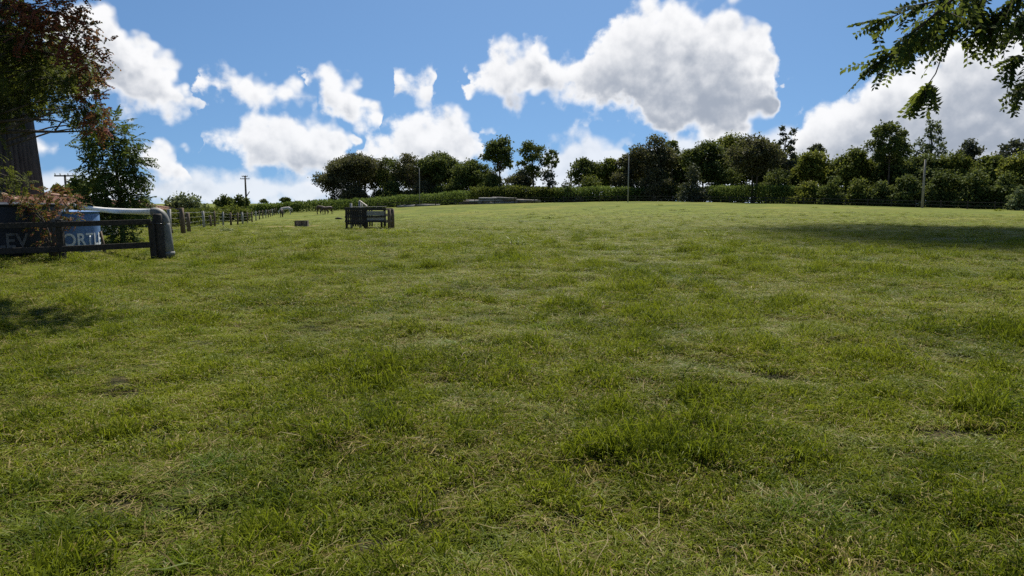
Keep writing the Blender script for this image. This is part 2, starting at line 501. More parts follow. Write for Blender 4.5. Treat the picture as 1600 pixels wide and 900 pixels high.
def build_ground():
    az = np.concatenate([np.linspace(-46, 46, 420), np.linspace(46, 314, 70)[1:-1]])
    az = np.radians(az)
    r = np.concatenate([[0.01], np.geomspace(0.6, 40, 300), np.geomspace(40, 260, 110)[1:], np.geomspace(260, 9000, 40)[1:]])
    A, RR = np.meshgrid(az, r, indexing='ij')
    X, Y = np.sin(A) * RR, np.cos(A) * RR
    Z = terrain(X.ravel(), Y.ravel())
    V = np.stack([X.ravel(), Y.ravel(), Z], 1)
    na, nr = len(az), len(r)
    i = np.arange(na)[:, None]; j = np.arange(nr - 1)[None]
    a = i * nr + j; b2 = ((i + 1) % na) * nr + j
    Fq = np.stack([a, a + 1, b2 + 1, b2], -1).reshape(-1, 4)
    t = at(470, 52)
    bare = np.exp(-(((V[:, 0] - t.x + 0.6) / 2.6) ** 2 + ((V[:, 1] - t.y - 0.5) / 5.0) ** 2))
    t2 = at(573, 43)
    bare = np.maximum(bare, 0.4 * np.exp(-(((V[:, 0] - t2.x) / 2.2) ** 2 + ((V[:, 1] - t2.y) / 3.0) ** 2)))
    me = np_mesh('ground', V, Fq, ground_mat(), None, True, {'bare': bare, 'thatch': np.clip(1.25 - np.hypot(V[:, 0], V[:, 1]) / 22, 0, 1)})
    me.validate()
    o = link_mesh('ground', me)
    tag(o, kind='structure')
    return o


build_ground()

# ------------------------------------------------------------------ unseen cloud, added high up to shade the right of the field
def shade_cloud():
    m, nt, b = new_mat('cloud_white')
    b.inputs['Base Color'].default_value = (0.9, 0.9, 0.92, 1); b.inputs['Roughness'].default_value = 1; b.inputs['Specular IOR Level'].default_value = 0
    tr = nt.nodes.new('ShaderNodeBsdfTranslucent'); tr.inputs[0].default_value = (0.9, 0.9, 0.92, 1)
    ms = nt.nodes.new('ShaderNodeMixShader'); ms.inputs[0].default_value = 0.3
    nt.links.new(b.outputs[0], ms.inputs[1]); nt.links.new(tr.outputs[0], ms.inputs[2])
    thin = nt.nodes.new('ShaderNodeBsdfTransparent'); m2 = nt.nodes.new('ShaderNodeMixShader'); m2.inputs[0].default_value = 0.56
    nt.links.new(ms.outputs[0], m2.inputs[1]); nt.links.new(thin.outputs[0], m2.inputs[2]); nt.links.new(m2.outputs[0], nt.nodes['Material Output'].inputs[0])
    bm = bmesh.new()
    rs = random.Random(2)
    org = Vector((26, 32, 0)) + sd * (620 / sd.z)
    for x, y, r in ((24, 30, 9), (17.5, 31, 6), (18, 38, 5), (34, 33, 12), (15.5, 42.5, 3), (29, 39, 6), (27, 25, 6), (44, 33, 11), (21, 25, 4.5), (27, 46, 4), (16, 25, 4.5), (21, 45, 4.5), (25, 51, 4)):
        c = Vector((x, y, 0)) + sd * ((620 + rs.uniform(-2, 4)) / sd.z) - org
        q = bmesh.ops.create_icosphere(bm, subdivisions=4, radius=1.0, matrix=Matrix.Translation(c) @ Matrix.Diagonal((r, r, r * 0.8, 1)))
        vs = q['verts']
        P = np.array([v.co for v in vs])
        n1 = fbm(P[:, 0] * .35 + P[:, 2] * .21, P[:, 1] * .35 - P[:, 2] * .27, 4, 3) - 0.5
        for v, k in zip(vs, n1): v.co = c + (v.co - c) * (1 + 0.55 * k)
    me = bpy.data.meshes.new('cloud'); bm.to_mesh(me); bm.free()
    me.polygons.foreach_set('use_smooth', np.ones(len(me.polygons), bool))
    me.materials.append(m)
    o = link_mesh('cloud', me); o.location = org; tag(o, kind='structure')


shade_cloud()

# ------------------------------------------------------------------ leaves
rng = np.random.default_rng(7)


def unit(v): return v / (np.linalg.norm(v, axis=1, keepdims=True) + 1e-9)


def leaf_cards(C, D, Nn, ln, wd):
    """diamond leaves: C base points, D directions, Nn normals; lengths and widths"""
    D = unit(D); Nn = unit(Nn - D * (Nn * D).sum(1, keepdims=True)); W = np.cross(D, Nn)
    ln = np.broadcast_to(np.asarray(ln, float).reshape(-1, 1), (len(C), 1)); wd = np.broadcast_to(np.asarray(wd, float).reshape(-1, 1), (len(C), 1))
    p0 = C; p1 = C + D * ln * 0.45 + W * wd * 0.5 - Nn * ln * 0.05; p2 = C + D * ln - Nn * ln * 0.14; p3 = C + D * ln * 0.45 - W * wd * 0.5 - Nn * ln * 0.05
    V = np.stack([p0, p1, p2, p3], 1).reshape(-1, 3)
    Fq = np.arange(len(V)).reshape(-1, 4)
    return V, Fq


def rdir(n, zb=0.0):
    v = rng.normal(size=(n, 3)); v[:, 2] += zb
    return unit(v)


def clump_leaves(lobes, leaf, per_m2, flat=0.8, clump_r=0.55, per=13):
    """clumps of leaves through the shells of ellipsoid lobes (centre, radii)"""
    C, Nn = [], []
    for c, rad in lobes:
        rad = np.array(rad); rr = rad.mean()
        n = max(4, int(per_m2 * 4 * rr * rr))
        u = rdir(n, 0.35)
        k = 0.45 + 0.6 * rng.random((n, 1)) ** 0.6
        q = np.array(c) + u * rad * k
        q = np.repeat(q, per, 0) + rng.normal(size=(n * per, 3)) * np.minimum(clump_r, rr * 0.3) * np.array([1, 1, 0.6])
        C.append(q); Nn.append(np.repeat(u, per, 0) * 0.5 + rdir(n * per, flat))
    C = np.concatenate(C); Nn = np.concatenate(Nn)
    n = len(C)
    s = leaf * (0.6 + 0.8 * rng.random(n))
    V, Fq = leaf_cards(C, rdir(n, -0.2), Nn, s, s * 0.62)
    return V, Fq, np.repeat(rng.random(n), 4)


def tree_limbs(mb, base, top, lobes, r0, fork=0.35, sides=7, lean=0.0):
    """tapered trunk from base to top and a limb to every lobe"""
    base, top = Vector(base), Vector(top)
    H = top - base
    pts, rad = [], []
    for k in range(7):
        f = k / 6
        p = base + H * f + Vector((math.sin(f * 5 + base.x) * 0.02 * H.length, math.cos(f * 4 + base.y) * 0.02 * H.length, 0)) * (0 if k == 0 else 1)
        pts.append(p); rad.append(r0 * (1.25 if k == 0 else 1) * (1 - 0.75 * f))
    mb.tube(pts, rad, sides)
    for c, rr in lobes:
        c = Vector(c)
        f = max(0.12, min(0.92, fork + (c.z - base.z) / max(H.z, .1) * 0.45 - 0.12))
        i = int(f * 6); s = pts[i].lerp(pts[min(i + 1, 6)], f * 6 - i)
        m1 = s.lerp(c, 0.5) + Vector((0, 0, -0.06 * (c - s).length))
        q = r0 * (1 - 0.75 * f) * 0.5
        mb.tube([s, m1, c, c + (c - m1) * 0.5 + Vector((0, 0, 0.15 * max(rr)))], [q, q * 0.7, q * 0.4, q * 0.12], 5)


def crown_lobes(style, cx, cy, z0, z1, hw, rs):
    """ellipsoid lobes inside the crown's envelope"""
    out = []
    h = z1 - z0; zc = (z0 + z1) / 2
    if style in ('round', 'spread', 'bush'):
        n = {'round': 25, 'spread': 26, 'bush': 15}[style]
        for k in range(n):
            for _ in range(30):
                u = rs.uniform(-1, 1), rs.uniform(-1, 1), rs.uniform(-1, 1)
                if sum(a * a for a in u) < 1: break
            lr = hw * rs.uniform(0.2, 0.42)
            lz = min(lr * rs.uniform(0.6, 0.9), h * 0.42)
            x = cx + u[0] * max(hw - lr * 0.45, 0); y = cy + u[1] * max(hw - lr * 0.9, 0)
            lim = 1 - 0.3 * (abs(u[0]) ** 2)
            z = zc + u[2] * max(h / 2 - lz * 0.9, 0) * lim
            if style == 'bush': z = z0 + (z - z0) * 0.95
            out.append(((x, y, z), (lr, lr, lz)))
        out.append(((cx + rs.uniform(-.15, .15) * hw, cy, z1 - h * 0.2), (hw * 0.42, hw * 0.42, h * 0.2)))
        if style == 'bush':
            for k in range(4): out.append(((cx + hw * (k - 1.5) * 0.45, cy + rs.uniform(-.3, .3) * hw, z0 + h * 0.22), (hw * 0.42, hw * 0.42, h * 0.26)))
    elif style == 'open':
        for k in range(13):
            f = (k + 0.5) / 13
            a = k * 2.4 + rs.random()
            w = math.sin(math.pi * (0.15 + 0.8 * f)) ** 0.7
            lr = hw * rs.uniform(0.26, 0.4)
            out.append(((cx + math.cos(a) * (hw - lr) * w, cy + math.sin(a) * (hw - lr) * w, z0 + h * (0.06 + 0.86 * f)), (lr, lr, lr * 0.62)))
    elif style == 'umbrella':
        for k in range(9):
            a = k * 2.4; w = math.sqrt((k + .3) / 9)
            lr = hw * rs.uniform(0.26, 0.36)
            out.append(((cx + math.cos(a) * (hw - lr * .6) * w, cy + math.sin(a) * (hw - lr * .6) * w, z1 - lr * 0.3 - h * (0.12 + 0.55 * w * w)), (lr, lr, min(lr * 0.4, h * .35))))
    elif style == 'spire':
        for k in range(15):
            f = (k + 0.5) / 15
            a = k * 2.4 + rs.random() * 0.8
            w = hw * (1.0 - 0.72 * f) * rs.uniform(0.5, 1)
            lr = hw * rs.uniform(0.2, 0.32) * (1.1 - 0.5 * f)
            out.append(((cx + math.cos(a) * w, cy + math.sin(a) * w * 0.8, z0 + h * (0.05 + 0.92 * f)), (lr, lr, lr * 0.8)))
    return out


def tree(name, label, px, Y, top, hw, bottom, style='round', leaf='dark', group=None, seed=0, r0=None, dens=1.0, size=0.5, bark='bark', cat='tree', shift=0, stems=1):
    """px column, forward distance Y, photograph rows of crown top and bottom, half width in pixels"""
    rs = random.Random(seed * 31 + int(px))
    b = at(px, Y)
    k = Y / F
    z1 = EYE + ray(px, top)[2] * Y; z0 = EYE + ray(px, bottom)[2] * Y
    if style == 'bush': z0 = min(z0, b.z + 0.05)
    hwm = hw * k
    root = empty(name, b); tag(root, label, cat, group)
    lobes = crown_lobes(style, shift * k, 0, z0 - b.z, z1 - b.z, hwm, rs)
    V, Fq, t = clump_leaves(lobes, size, 3.4 * dens)
    c = link_mesh('crown', np_mesh('crown', V, Fq, L[leaf], t), root)
    mb = MB()
    r0 = r0 or max(0.09, min(0.34, (z1 - b.z) * 0.02))
    for s in range(stems):
        o = (s - (stems - 1) / 2) * 0.8
        sel = lobes[s::stems]
        tz = z0 - b.z + (z1 - z0) * 0.7
        tree_limbs(mb, (o * 0.4, 0, -0.25), (shift * k * 0.8 + o * 2.2, 0, tz), sel, r0, 0.42)
    mb.build('trunk', M[bark], root, True)
    return root


def shrub(name, label, px, Y, top, hw, leaf, group=None, seed=0, size=0.4, dens=1.3, cat='shrub'):
    return tree(name, label, px, Y, top, hw, 330, 'bush', leaf, group, seed, 0.06, dens, size, 'bark', cat)


# ------------------------------------------------------------------ the wood: trees beyond the field
GL, GM, GR = 'trees in the left wood behind the hedge', 'trees in the middle wood beyond the field', 'trees in the right wood beyond the field'
TREES = [
 # name, label, px, Y, top, hw, bottom, style, leaf, group, kw
 ('broadleaf_tree', 'wide dark tree at the left end of the left wood, tallest on its crown rounded', 556, 172, 240, 44, 284, 'round', 'deep', GL, dict(stems=3, dens=1.0, size=0.42)),
 ('broadleaf_tree', 'low dark tree trailing at the far left tip of the left wood', 522, 170, 258, 30, 306, 'round', 'deep', GL, dict(dens=0.9, size=0.42)),
 ('broadleaf_tree', 'thin dark tree with sky showing between its stems, right of the wide tree', 610, 174, 246, 26, 288, 'open', 'dark', GL, dict(dens=1.2, size=0.42, stems=2)),
 ('broadleaf_tree', 'dark tree behind the thin pale pole in the left wood', 643, 172, 243, 28, 288, 'open', 'deep', GL, dict(dens=1.3, size=0.42, stems=2)),
 ('broadleaf_tree', 'round topped green dark tree right of the pale pole in the left wood', 688, 172, 238, 36, 292, 'round', 'dark', GL, dict(dens=1.2)),
 ('broadleaf_tree', 'low dark tree between the round tree and the tall paired trees', 740, 168, 250, 30, 296, 'round', 'dark', GL, dict(dens=1.2)),
 ('tall_tree', 'tall tree with oval crown on a bare trunk, left of the tall pair', 780, 158, 212, 25, 276, 'round', 'dark', GL, dict(dens=0.95)),
 ('tall_tree', 'tall open crowned tree with sky gaps, right of the tall pair', 832, 158, 220, 26, 278, 'open', 'dark', GL, dict(dens=1.25)),
 ('slender_tree', 'slender thin crowned tree beside the gap between the two woods', 862, 156, 232, 12, 262, 'open', 'dark', GL, dict(dens=1.2, r0=0.12)),
 ('broadleaf_tree', 'dark open tree at the right edge of the gap between woods', 914, 160, 250, 27, 290, 'open', 'dark', GM, dict(dens=1.3)),
 ('broadleaf_tree', 'small green tree left of the grey lamp pole', 952, 158, 248, 24, 290, 'round', 'mid', GM, dict()),
 ('broadleaf_tree', 'dull tree just behind the tall grey lamp pole', 984, 156, 234, 22, 290, 'round', 'deep', GM, dict()),
 ('broadleaf_tree', 'big dark tree with highest dome right of the grey lamp pole', 1020, 154, 213, 34, 288, 'round', 'deep', GM, dict(dens=1.15)),
 ('umbrella_tree', 'small flat topped tree poking out above the middle wood', 1047, 162, 217, 14, 240, 'umbrella', 'dark', GM, dict(dens=1.4)),
 ('broadleaf_tree', 'broad dark green dome shaped tree in the middle wood', 1096, 150, 221, 38, 290, 'round', 'dark', GM, dict(dens=1.2)),
 ('broadleaf_tree', 'paler lit tree behind the forked tree in the middle wood', 1140, 156, 208, 28, 280, 'round', 'olive', GM, dict(dens=0.8)),
 ('spreading_tree', 'spreading grey brown tree with forked trunk showing at the field edge', 1176, 138.5, 211, 44, 276, 'spread', 'deep', GM, dict(stems=2, dens=0.95, r0=0.24)),
 ('feathery_tree', 'feathery grey green pointed tree right of the forked tree', 1224, 150, 197, 26, 274, 'spire', 'grey', GM, dict(dens=1.5)),
 ('umbrella_tree', 'thin umbrella topped tree standing above the olive trees', 1271, 150, 224, 14, 240, 'umbrella', 'grey', GR, dict(dens=1.2)),
 ('broadleaf_tree', 'olive lit tree below the thin umbrella tree', 1266, 140, 236, 30, 292, 'round', 'olive', GR, dict()),
 ('broadleaf_tree', 'olive round tree with dark underside left of the tall crowned tree', 1332, 136, 232, 34, 292, 'round', 'mid', GR, dict(dens=1.1)),
 ('tall_tree', 'tall tree with broad high crown on a visible trunk in the right wood', 1384, 130, 193, 33, 256, 'open', 'dark', GR, dict(dens=1.5, r0=0.26)),
 ('broadleaf_tree', 'dark bulky tree under the tall broad crowned tree', 1394, 133, 240, 34, 300, 'round', 'dark', GR, dict(dens=1.2)),
 ('feathery_tree', 'tall airy spiky tree rising directly above the pale pole', 1449, 136, 187, 28, 250, 'spire', 'pale', GR, dict(dens=0.85)),
 ('broadleaf_tree', 'dense dark tree standing right behind the pale pole', 1440, 128, 244, 36, 304, 'round', 'dark', GR, dict(dens=1.25)),
 ('broadleaf_tree', 'dense tree with olive top right of the pale pole', 1486, 126, 240, 34, 302, 'round', 'mid', GR, dict(dens=1.2)),
 ('feathery_tree', 'grey green domed tree rising behind the right wood', 1510, 140, 217, 22, 262, 'round', 'grey', GR, dict(dens=0.8)),
 ('broadleaf_tree', 'olive tree second from the right edge of the wood', 1540, 124, 244, 32, 302, 'round', 'mid', GR, dict(dens=1.15)),
 ('feathery_tree', 'grey green open tree above the right end of the wood', 1578, 134, 219, 28, 262, 'open', 'grey', GR, dict(dens=1.1)),
 ('broadleaf_tree', 'olive topped tree at the right edge of the photo', 1592, 120, 240, 36, 304, 'round', 'olive', GR, dict(dens=1.0)),
 ('broadleaf_tree', 'dark tree just past the rightmost olive tree', 1650, 117, 225, 44, 304, 'round', 'dark', GR, dict(dens=1.0)),
]
BACK = [('dark tree crowded behind the front trees of the left wood', 'crowded trees at the back of the left wood', [(570, 180, 252, 28), (600, 181, 256, 24), (640, 182, 254, 30), (672, 181, 254, 28), (715, 180, 252, 32), (760, 176, 264, 24), (812, 172, 268, 24)], 'deep'),
        ('dark tree crowded behind the front trees of the middle wood', 'crowded trees at the back of the middle wood', [(935, 172, 258, 26), (1000, 168, 240, 32), (1058, 166, 236, 32), (1120, 164, 228, 32), (1160, 163, 226, 32), (1200, 160, 222, 30), (1238, 158, 246, 24)], 'dark'),
        ('dark tree crowded behind the front trees of the right wood', 'crowded trees at the back of the right wood', [(1256, 152, 256, 26), (1298, 150, 252, 30), (1345, 148, 250, 30), (1372, 146, 246, 28), (1420, 145, 246, 30), (1465, 143, 250, 32), (1505, 142, 250, 32), (1555, 140, 248, 34), (1610, 138, 246, 34)], 'dark')]
for lb, gr, pos, lf in BACK:
    for i, (px, Y, tp, hw) in enumerate(pos):
        tree('broadleaf_tree', lb, px, Y, tp, hw, 302, 'round', lf, gr, 300 + i, dens=0.6 if 'left' in lb else 0.8, size=0.5 if 'left' in lb else 0.6)
for i, (nm, lb, px, Y, tp, hw, bt, st, lf, gr, kw) in enumerate(TREES):
    tree(nm, lb, px, Y, tp, hw, bt, st, lf, gr, i, **kw)

GS = 'shrubs along the foot of the woods'
SHRUBS = [
 ('dark undergrowth shrub below the wide left tree', 548, 169, 284, 34, 'deep'),
 ('dark undergrowth shrub below the thin stemmed tree', 612, 170, 284, 34, 'dark'),
 ('dark undergrowth shrub behind the thin pale pole', 664, 169, 283, 34, 'deep'),
 ('dark undergrowth shrub below the round topped tree', 712, 167, 276, 32, 'dark'),
 ('tangled dark shrub at the foot of the oval crowned tree', 768, 156, 272, 30, 'dark'),
 ('tangled shrub at the foot of the open crowned tree', 815, 154, 270, 32, 'deep'),
 ('round grey green shrub beside the gap between the woods', 856, 152, 264, 20, 'grey'),
 ('low grey green shrub filling the gap between the woods', 888, 150, 284, 22, 'grey'),
 ('dull shrub below the open tree beside the gap', 925, 153, 276, 28, 'mid'),
 ('dull shrub behind the lower half of the grey lamp pole', 972, 153, 270, 30, 'deep'),
 ('dark shrub below the highest dome of the middle wood', 1026, 150, 262, 34, 'deep'),
 ('upright grey shrub standing left of the forked tree', 1082, 140, 256, 19, 'grey'),
 ('dark shrub behind the forked trunk', 1136, 146, 262, 34, 'dark'),
 ('dark shrub right of the forked trunk', 1214, 144, 264, 34, 'dark'),
 ('bright green shrub under the olive lit tree', 1262, 131, 284, 30, 'olive'),
 ('dark rounded shrub at the corner of the right wood', 1300, 126, 276, 20, 'dark'),
 ('sunlit grey green shrub in front of the right wood', 1342, 124, 278, 22, 'mid'),
 ('dark leafy shrub below the bulky dark tree', 1378, 122, 284, 26, 'dark'),
 ('black green shrub left of the pale pole foot', 1416, 119, 272, 28, 'dark'),
 ('black green shrub right of the pale pole foot', 1472, 117, 268, 32, 'dark'),
 ('black green shrub second from the right edge', 1525, 114, 266, 32, 'dark'),
 ('dark shrub behind the pale shrub at the right edge', 1572, 112, 270, 26, 'dark'),
 ('pale green shrub at the right edge of the field', 1594, 104, 289, 17, 'pale'),
]
for i, (lb, px, Y, tp, hw, lf) in enumerate(SHRUBS):
    shrub('shrub', lb, px, Y, tp, hw, lf, GS, 100 + i, 0.42, 1.5)

# trees and bushes on the left, beyond the paddock fence
GF = 'trees and bushes behind the paddock fence'
tree('pale_tree', 'pale sunlit feathery tree behind the leaning fence posts', 288, 74, 303, 32, 338, 'round', 'pale', GF, 201, dens=1.1, size=0.3)
shrub('shrub', 'low pale shrub beside the pale feathery tree', 318, 80, 317, 18, 'pale', GF, 202, 0.3)
tree('broadleaf_tree', 'small dark tree left of the wooden utility pole', 350, 100, 304, 15, 328, 'round', 'dark', GF, 203, dens=1.3, size=0.36)
tree('broadleaf_tree', 'small dark tree touching the wooden utility pole', 374, 104, 305, 14, 330, 'round', 'dark', GF, 204, dens=1.3, size=0.36)
shrub('shrub', 'dark shrub below the small dark trees by the utility pole', 362, 96, 322, 30, 'mid', GF, 205, 0.34)
tree('broadleaf_tree', 'tiny distant tree poking above the hedge by the pale grey horse', 446, 175, 308, 8, 318, 'round', 'dark', GF, 206, dens=1.3, size=0.4)
tree('umbrella_tree', 'tiny distant flat topped tree above the hedge', 412, 180, 311, 6, 318, 'umbrella', 'dark', GF, 207, dens=1.3, size=0.4)
tree('broadleaf_tree', 'dark tree behind the young tree by the far utility pole', 125, 46, 276, 24, 312, 'round', 'dark', GF, 208, dens=1.6, size=0.24)
tree('broadleaf_tree', 'rust leaved small tree beside the far utility pole', 94, 42, 289, 12, 312, 'round', 'rust', GF, 209, dens=1.8, size=0.2)
tree('broadleaf_tree', 'dark low tree between the two tiled roofs', 205, 50, 318, 20, 335, 'round', 'mid', GF, 210, dens=1.6, size=0.24)


# ------------------------------------------------------------------ hedges
def hedge(label, pts, tops, leaf, depth=2.4, n=9000, size=0.34):
    n = int(n * 1.9); depth *= 1.3
    """a tall clipped strip of upright canes along ground points; tops are rows of its upper edge"""
    G = [at(px, Y) for px, Y in pts]
    base = sum(G, Vector()) / len(G)
    org = np.array((base.x, base.y, gz(base.x, base.y)))
    seg = np.array([(b - a).length for a, b in zip(G, G[1:])]); cum = np.concatenate([[0], np.cumsum(seg)])
    s = rng.random(n) * cum[-1]
    gx = np.interp(s, cum, [g.x for g in G]); gy = np.interp(s, cum, [g.y for g in G])
    zt = np.interp(s, cum, [EYE + ray(px, t)[2] * Y for (px, Y), t in zip(pts, tops)])
    gy2 = gy + (rng.random(n) - 0.5) * depth
    zb = terrain(gx, gy2)
    h = np.maximum(zt - zb, 0.8) * (0.88 + 0.16 * vnoise(s * 0.7, s * 0, 3) + 0.1 * rng.random(n))
    f = rng.random(n) ** 0.6
    C = np.stack([gx, gy2, zb + h * f], 1) - org
    D = rdir(n, 0.9); ln = size * (0.7 + 0.9 * rng.random(n))
    V, Fq = leaf_cards(C, D, rdir(n, 0.5), ln, ln * 0.45)
    o = link_mesh('hedge', np_mesh('hedge', V, Fq, L[leaf], np.repeat(rng.random(n), 4))); o.location = org
    tag(o, label, 'hedge', 'green hedges along the far side of the field')
    return o


hedge('long green hedge running behind the horses to the left wood', [(330, 112), (390, 132), (470, 150), (560, 152), (650, 152), (745, 152)], [329, 323, 316, 312, 305, 298], 'hedge', 3.0, 15000)
hedge('green hedge below the middle wood left of the grey lamp pole and past it', [(865, 150), (930, 150), (1010, 150), (1075, 149), (1130, 147)], [294, 293, 293, 294, 296], 'hedge', 3.0, 9000)
hedge('brighter green hedge behind the forked tree', [(1105, 142), (1160, 140.5), (1215, 136), (1290, 128.5)], [292, 291, 291, 294], 'hedge', 3.0, 6500)
hedge('dark undergrowth hedge showing between the trunks of the right wood', [(1275, 139), (1350, 137), (1430, 133), (1520, 129), (1640, 126)], [296, 292, 292, 294, 296], 'dark', 3.0, 7000, 0.5)
hedge('dark green hedge behind the log pile', [(735, 150), (800, 150), (875, 150)], [294, 292, 294], 'mid', 3.0, 5000)
hedge('dark low hedge behind the leaning fence posts and the pipe', [(195, 52), (240, 56), (290, 62), (335, 75)], [336, 333, 331, 329], 'mid', 2.0, 6000, 0.26)


# ------------------------------------------------------------------ fences
def post_mesh(h, r, top_cut=0.0, n=8):
    mb = MB(); mb.tube([(0, 0, -0.3), (0, 0, h * 0.5), (0.012, 0, h)], [r * 1.05, r, r * 0.95], n)
    return mb


def field_fence():
    """round wooden posts with wires, running from the gate away along the left side"""
    spec = [(262, 36.5, 1.30, 0.10), (284, 38, 1.38, 0.13), (293, 40, 1.1, 0.11), (317, 50, 1.2, 0.085), (328, 55, 0.9, 0.09), (334, 56, 1.25, 0.075), (347, 65, 1.3, 0.08), (359.5, 70, 1.3, 0.10),
            (370, 74, 1.3, 0.085), (378, 77, 1.3, 0.10), (385.5, 82, 1.3, 0.08), (392.7, 89, 1.3, 0.085), (399, 96, 1.3, 0.08), (404.5, 104, 1.3, 0.08), (410, 110, 1.3, 0.08),
            (414.5, 116, 1.3, 0.08), (418.5, 121, 1.3, 0.08), (422, 126, 1.3, 0.08), (425, 130, 1.3, 0.08), (428, 134, 1.3, 0.08), (431, 138, 1.3, 0.08)]
    p0 = at(284, 38)
    root = empty('wire_fence', p0); tag(root, 'wire fence on weathered round posts running from the gate to the hedge', 'fence')
    tops = []
    for i, (px, Y, h, r) in enumerate(spec):
        g = at(px, Y)
        me = post_mesh(h, r).mesh('post', M['wood_brown'] if i % 3 else M['wood_grey'], True)
        o = link_mesh('post', me, root); o.location = g - p0
        rs = random.Random(i); o.rotation_euler = (rs.uniform(-.05, .05), rs.uniform(-.07, .03) - (0.05 if i in (1, 2) else 0), rs.uniform(0, 3))
        tops.append((g - p0, h))
    g = at(268.5, 37); lean = MB().tube([(0, 0, -0.2), (-0.16, 0, 0.6), (-0.34, 0, 1.05)], [0.05, 0.05, 0.045], 7).build('brace_post', M['wood_brown'], root, True); lean.location = g - p0
    for k in range(4):
        mb = MB()
        f = (0.94, 0.7, 0.46, 0.22)[k]
        for (a, ha), (b, hb) in zip(tops, tops[1:]):
            mb.tube([a + Vector((0, -0.09, 1.2 * f)), a.lerp(b, .5) + Vector((0, -0.09, 1.2 * f - 0.02)), b + Vector((0, -0.09, 1.2 * f))], 0.004 if k else 0.006, 4)
        mb.build('wire', M['wire'], root)
    return root


field_fence()


def rail_fence(label, pts, rows, wood, ph=1.25, step=4.0, r=0.07, rails=(0.35, 0.75, 1.1), rw=0.13):
    G = [at(px, Y) for px, Y in pts]
    p0 = G[0].copy()
    root = empty('rail_fence', p0); tag(root, label, 'fence')
    seg = [(b - a).length for a, b in zip(G, G[1:])]; cum = np.concatenate([[0], np.cumsum(seg)])
    n = int(cum[-1] / step)
    pos = []
    for i in range(n + 1):
        s = cum[-1] * i / n
        x, y = np.interp(s, cum, [g.x for g in G]), np.interp(s, cum, [g.y for g in G])
        pos.append(Vector((x, y, gz(x, y))) - p0)
    me = MB().box(-r, r, -r, r, -0.3, ph).mesh('post', M[wood], False, 0.01)
    for i, p in enumerate(pos):
        o = link_mesh('post', me, root); o.location = p; o.rotation_euler = (random.Random(i).uniform(-.03, .03), random.Random(i + 9).uniform(-.03, .03), random.Random(i + 5).uniform(-.1, .1))
    for q in rails:
        mb = MB()
        for a, b in zip(pos, pos[1:]):
            d = Vector((0, -r - 0.022, q)); mb.bar(a + d, b + d + (a - b).normalized() * 0.01, 0.04, rw)
        mb.build('rail', M[wood], root)
    return root


rail_fence('low dark rail fence along the foot of the left hedge', [(590, 143), (660, 142), (740, 141), (866, 142)], None, 'wood_dark', 1.2, 3.6, 0.07, (0.5, 1.05), 0.12)
rail_fence('low dark rail fence along the foot of the middle and right woods', [(880, 143), (1000, 142), (1150, 136.5), (1300, 123), (1440, 113.5), (1600, 103.5), (1700, 99)], None, 'wood_dark', 1.2, 3.6, 0.07, (0.5, 1.05), 0.12)


# paddock fence in the left foreground: two dark rails on dark posts
def near_fence():
    p0 = at(92, 18.3)
    root = empty('rail_fence', p0); tag(root, 'dark two rail timber fence in front of the blue tanks', 'fence')
    ends = [(-160, 17.7), (92, 18.3), (236, 18.75)]
    for i, (px, Y) in enumerate(ends):
        g = at(px, Y)
        mb = MB(); w = 0.075 if i < 2 else 0.07
        mb.box(-w, w, -0.06, 0.06, -0.35, 1.1 if i < 2 else 1.06)
        o = mb.build('post', M['wood_dark'], root, False, 0.012); o.location = g - p0
        o.rotation_euler = (0.01, (0.012, -0.02, -0.025)[i], 0.05)
    for nm, rows, hh in (('rail', (357, 350.5, 346.5), 0.135), ('rail', (397.5, 389.5, 382.5), 0.15)):
        mb = MB()
        P = [at(px, Y - 0.095, ry) - p0 for (px, Y), ry in zip(ends, rows)]
        for a, b in zip(P, P[1:]): mb.bar(a, b, 0.05, hh)
        mb.build(nm, M['wood_dark'], root, False, 0.008)
    return root


near_fence()


def gate_post():
    b = at(246, 18.9)
    root = empty('timber_post', b); tag(root, 'thick dark round timber post at the fence end beside the grey pipe', 'post')
    mb = MB(); mb.tube([(0, 0, -0.3), (0.0, 0, 0.4), (-0.01, 0, 0.9), (-0.02, 0, 1.2), (-0.02, 0, 1.25)], [0.135, 0.128, 0.12, 0.112, 0.095], 14)
    mb.build('shaft', M['wood_dark'], root, True)
    wr = MB(); wr.tube([(math.cos(a) * 0.124 - 0.008, math.sin(a) * 0.124, 1.0 + 0.01 * math.sin(a * 2)) for a in [k * math.pi / 8 for k in range(17)]], 0.006, 5)
    wr.build('binding_wire', M['wire'], root, True)
    return root


gate_post()


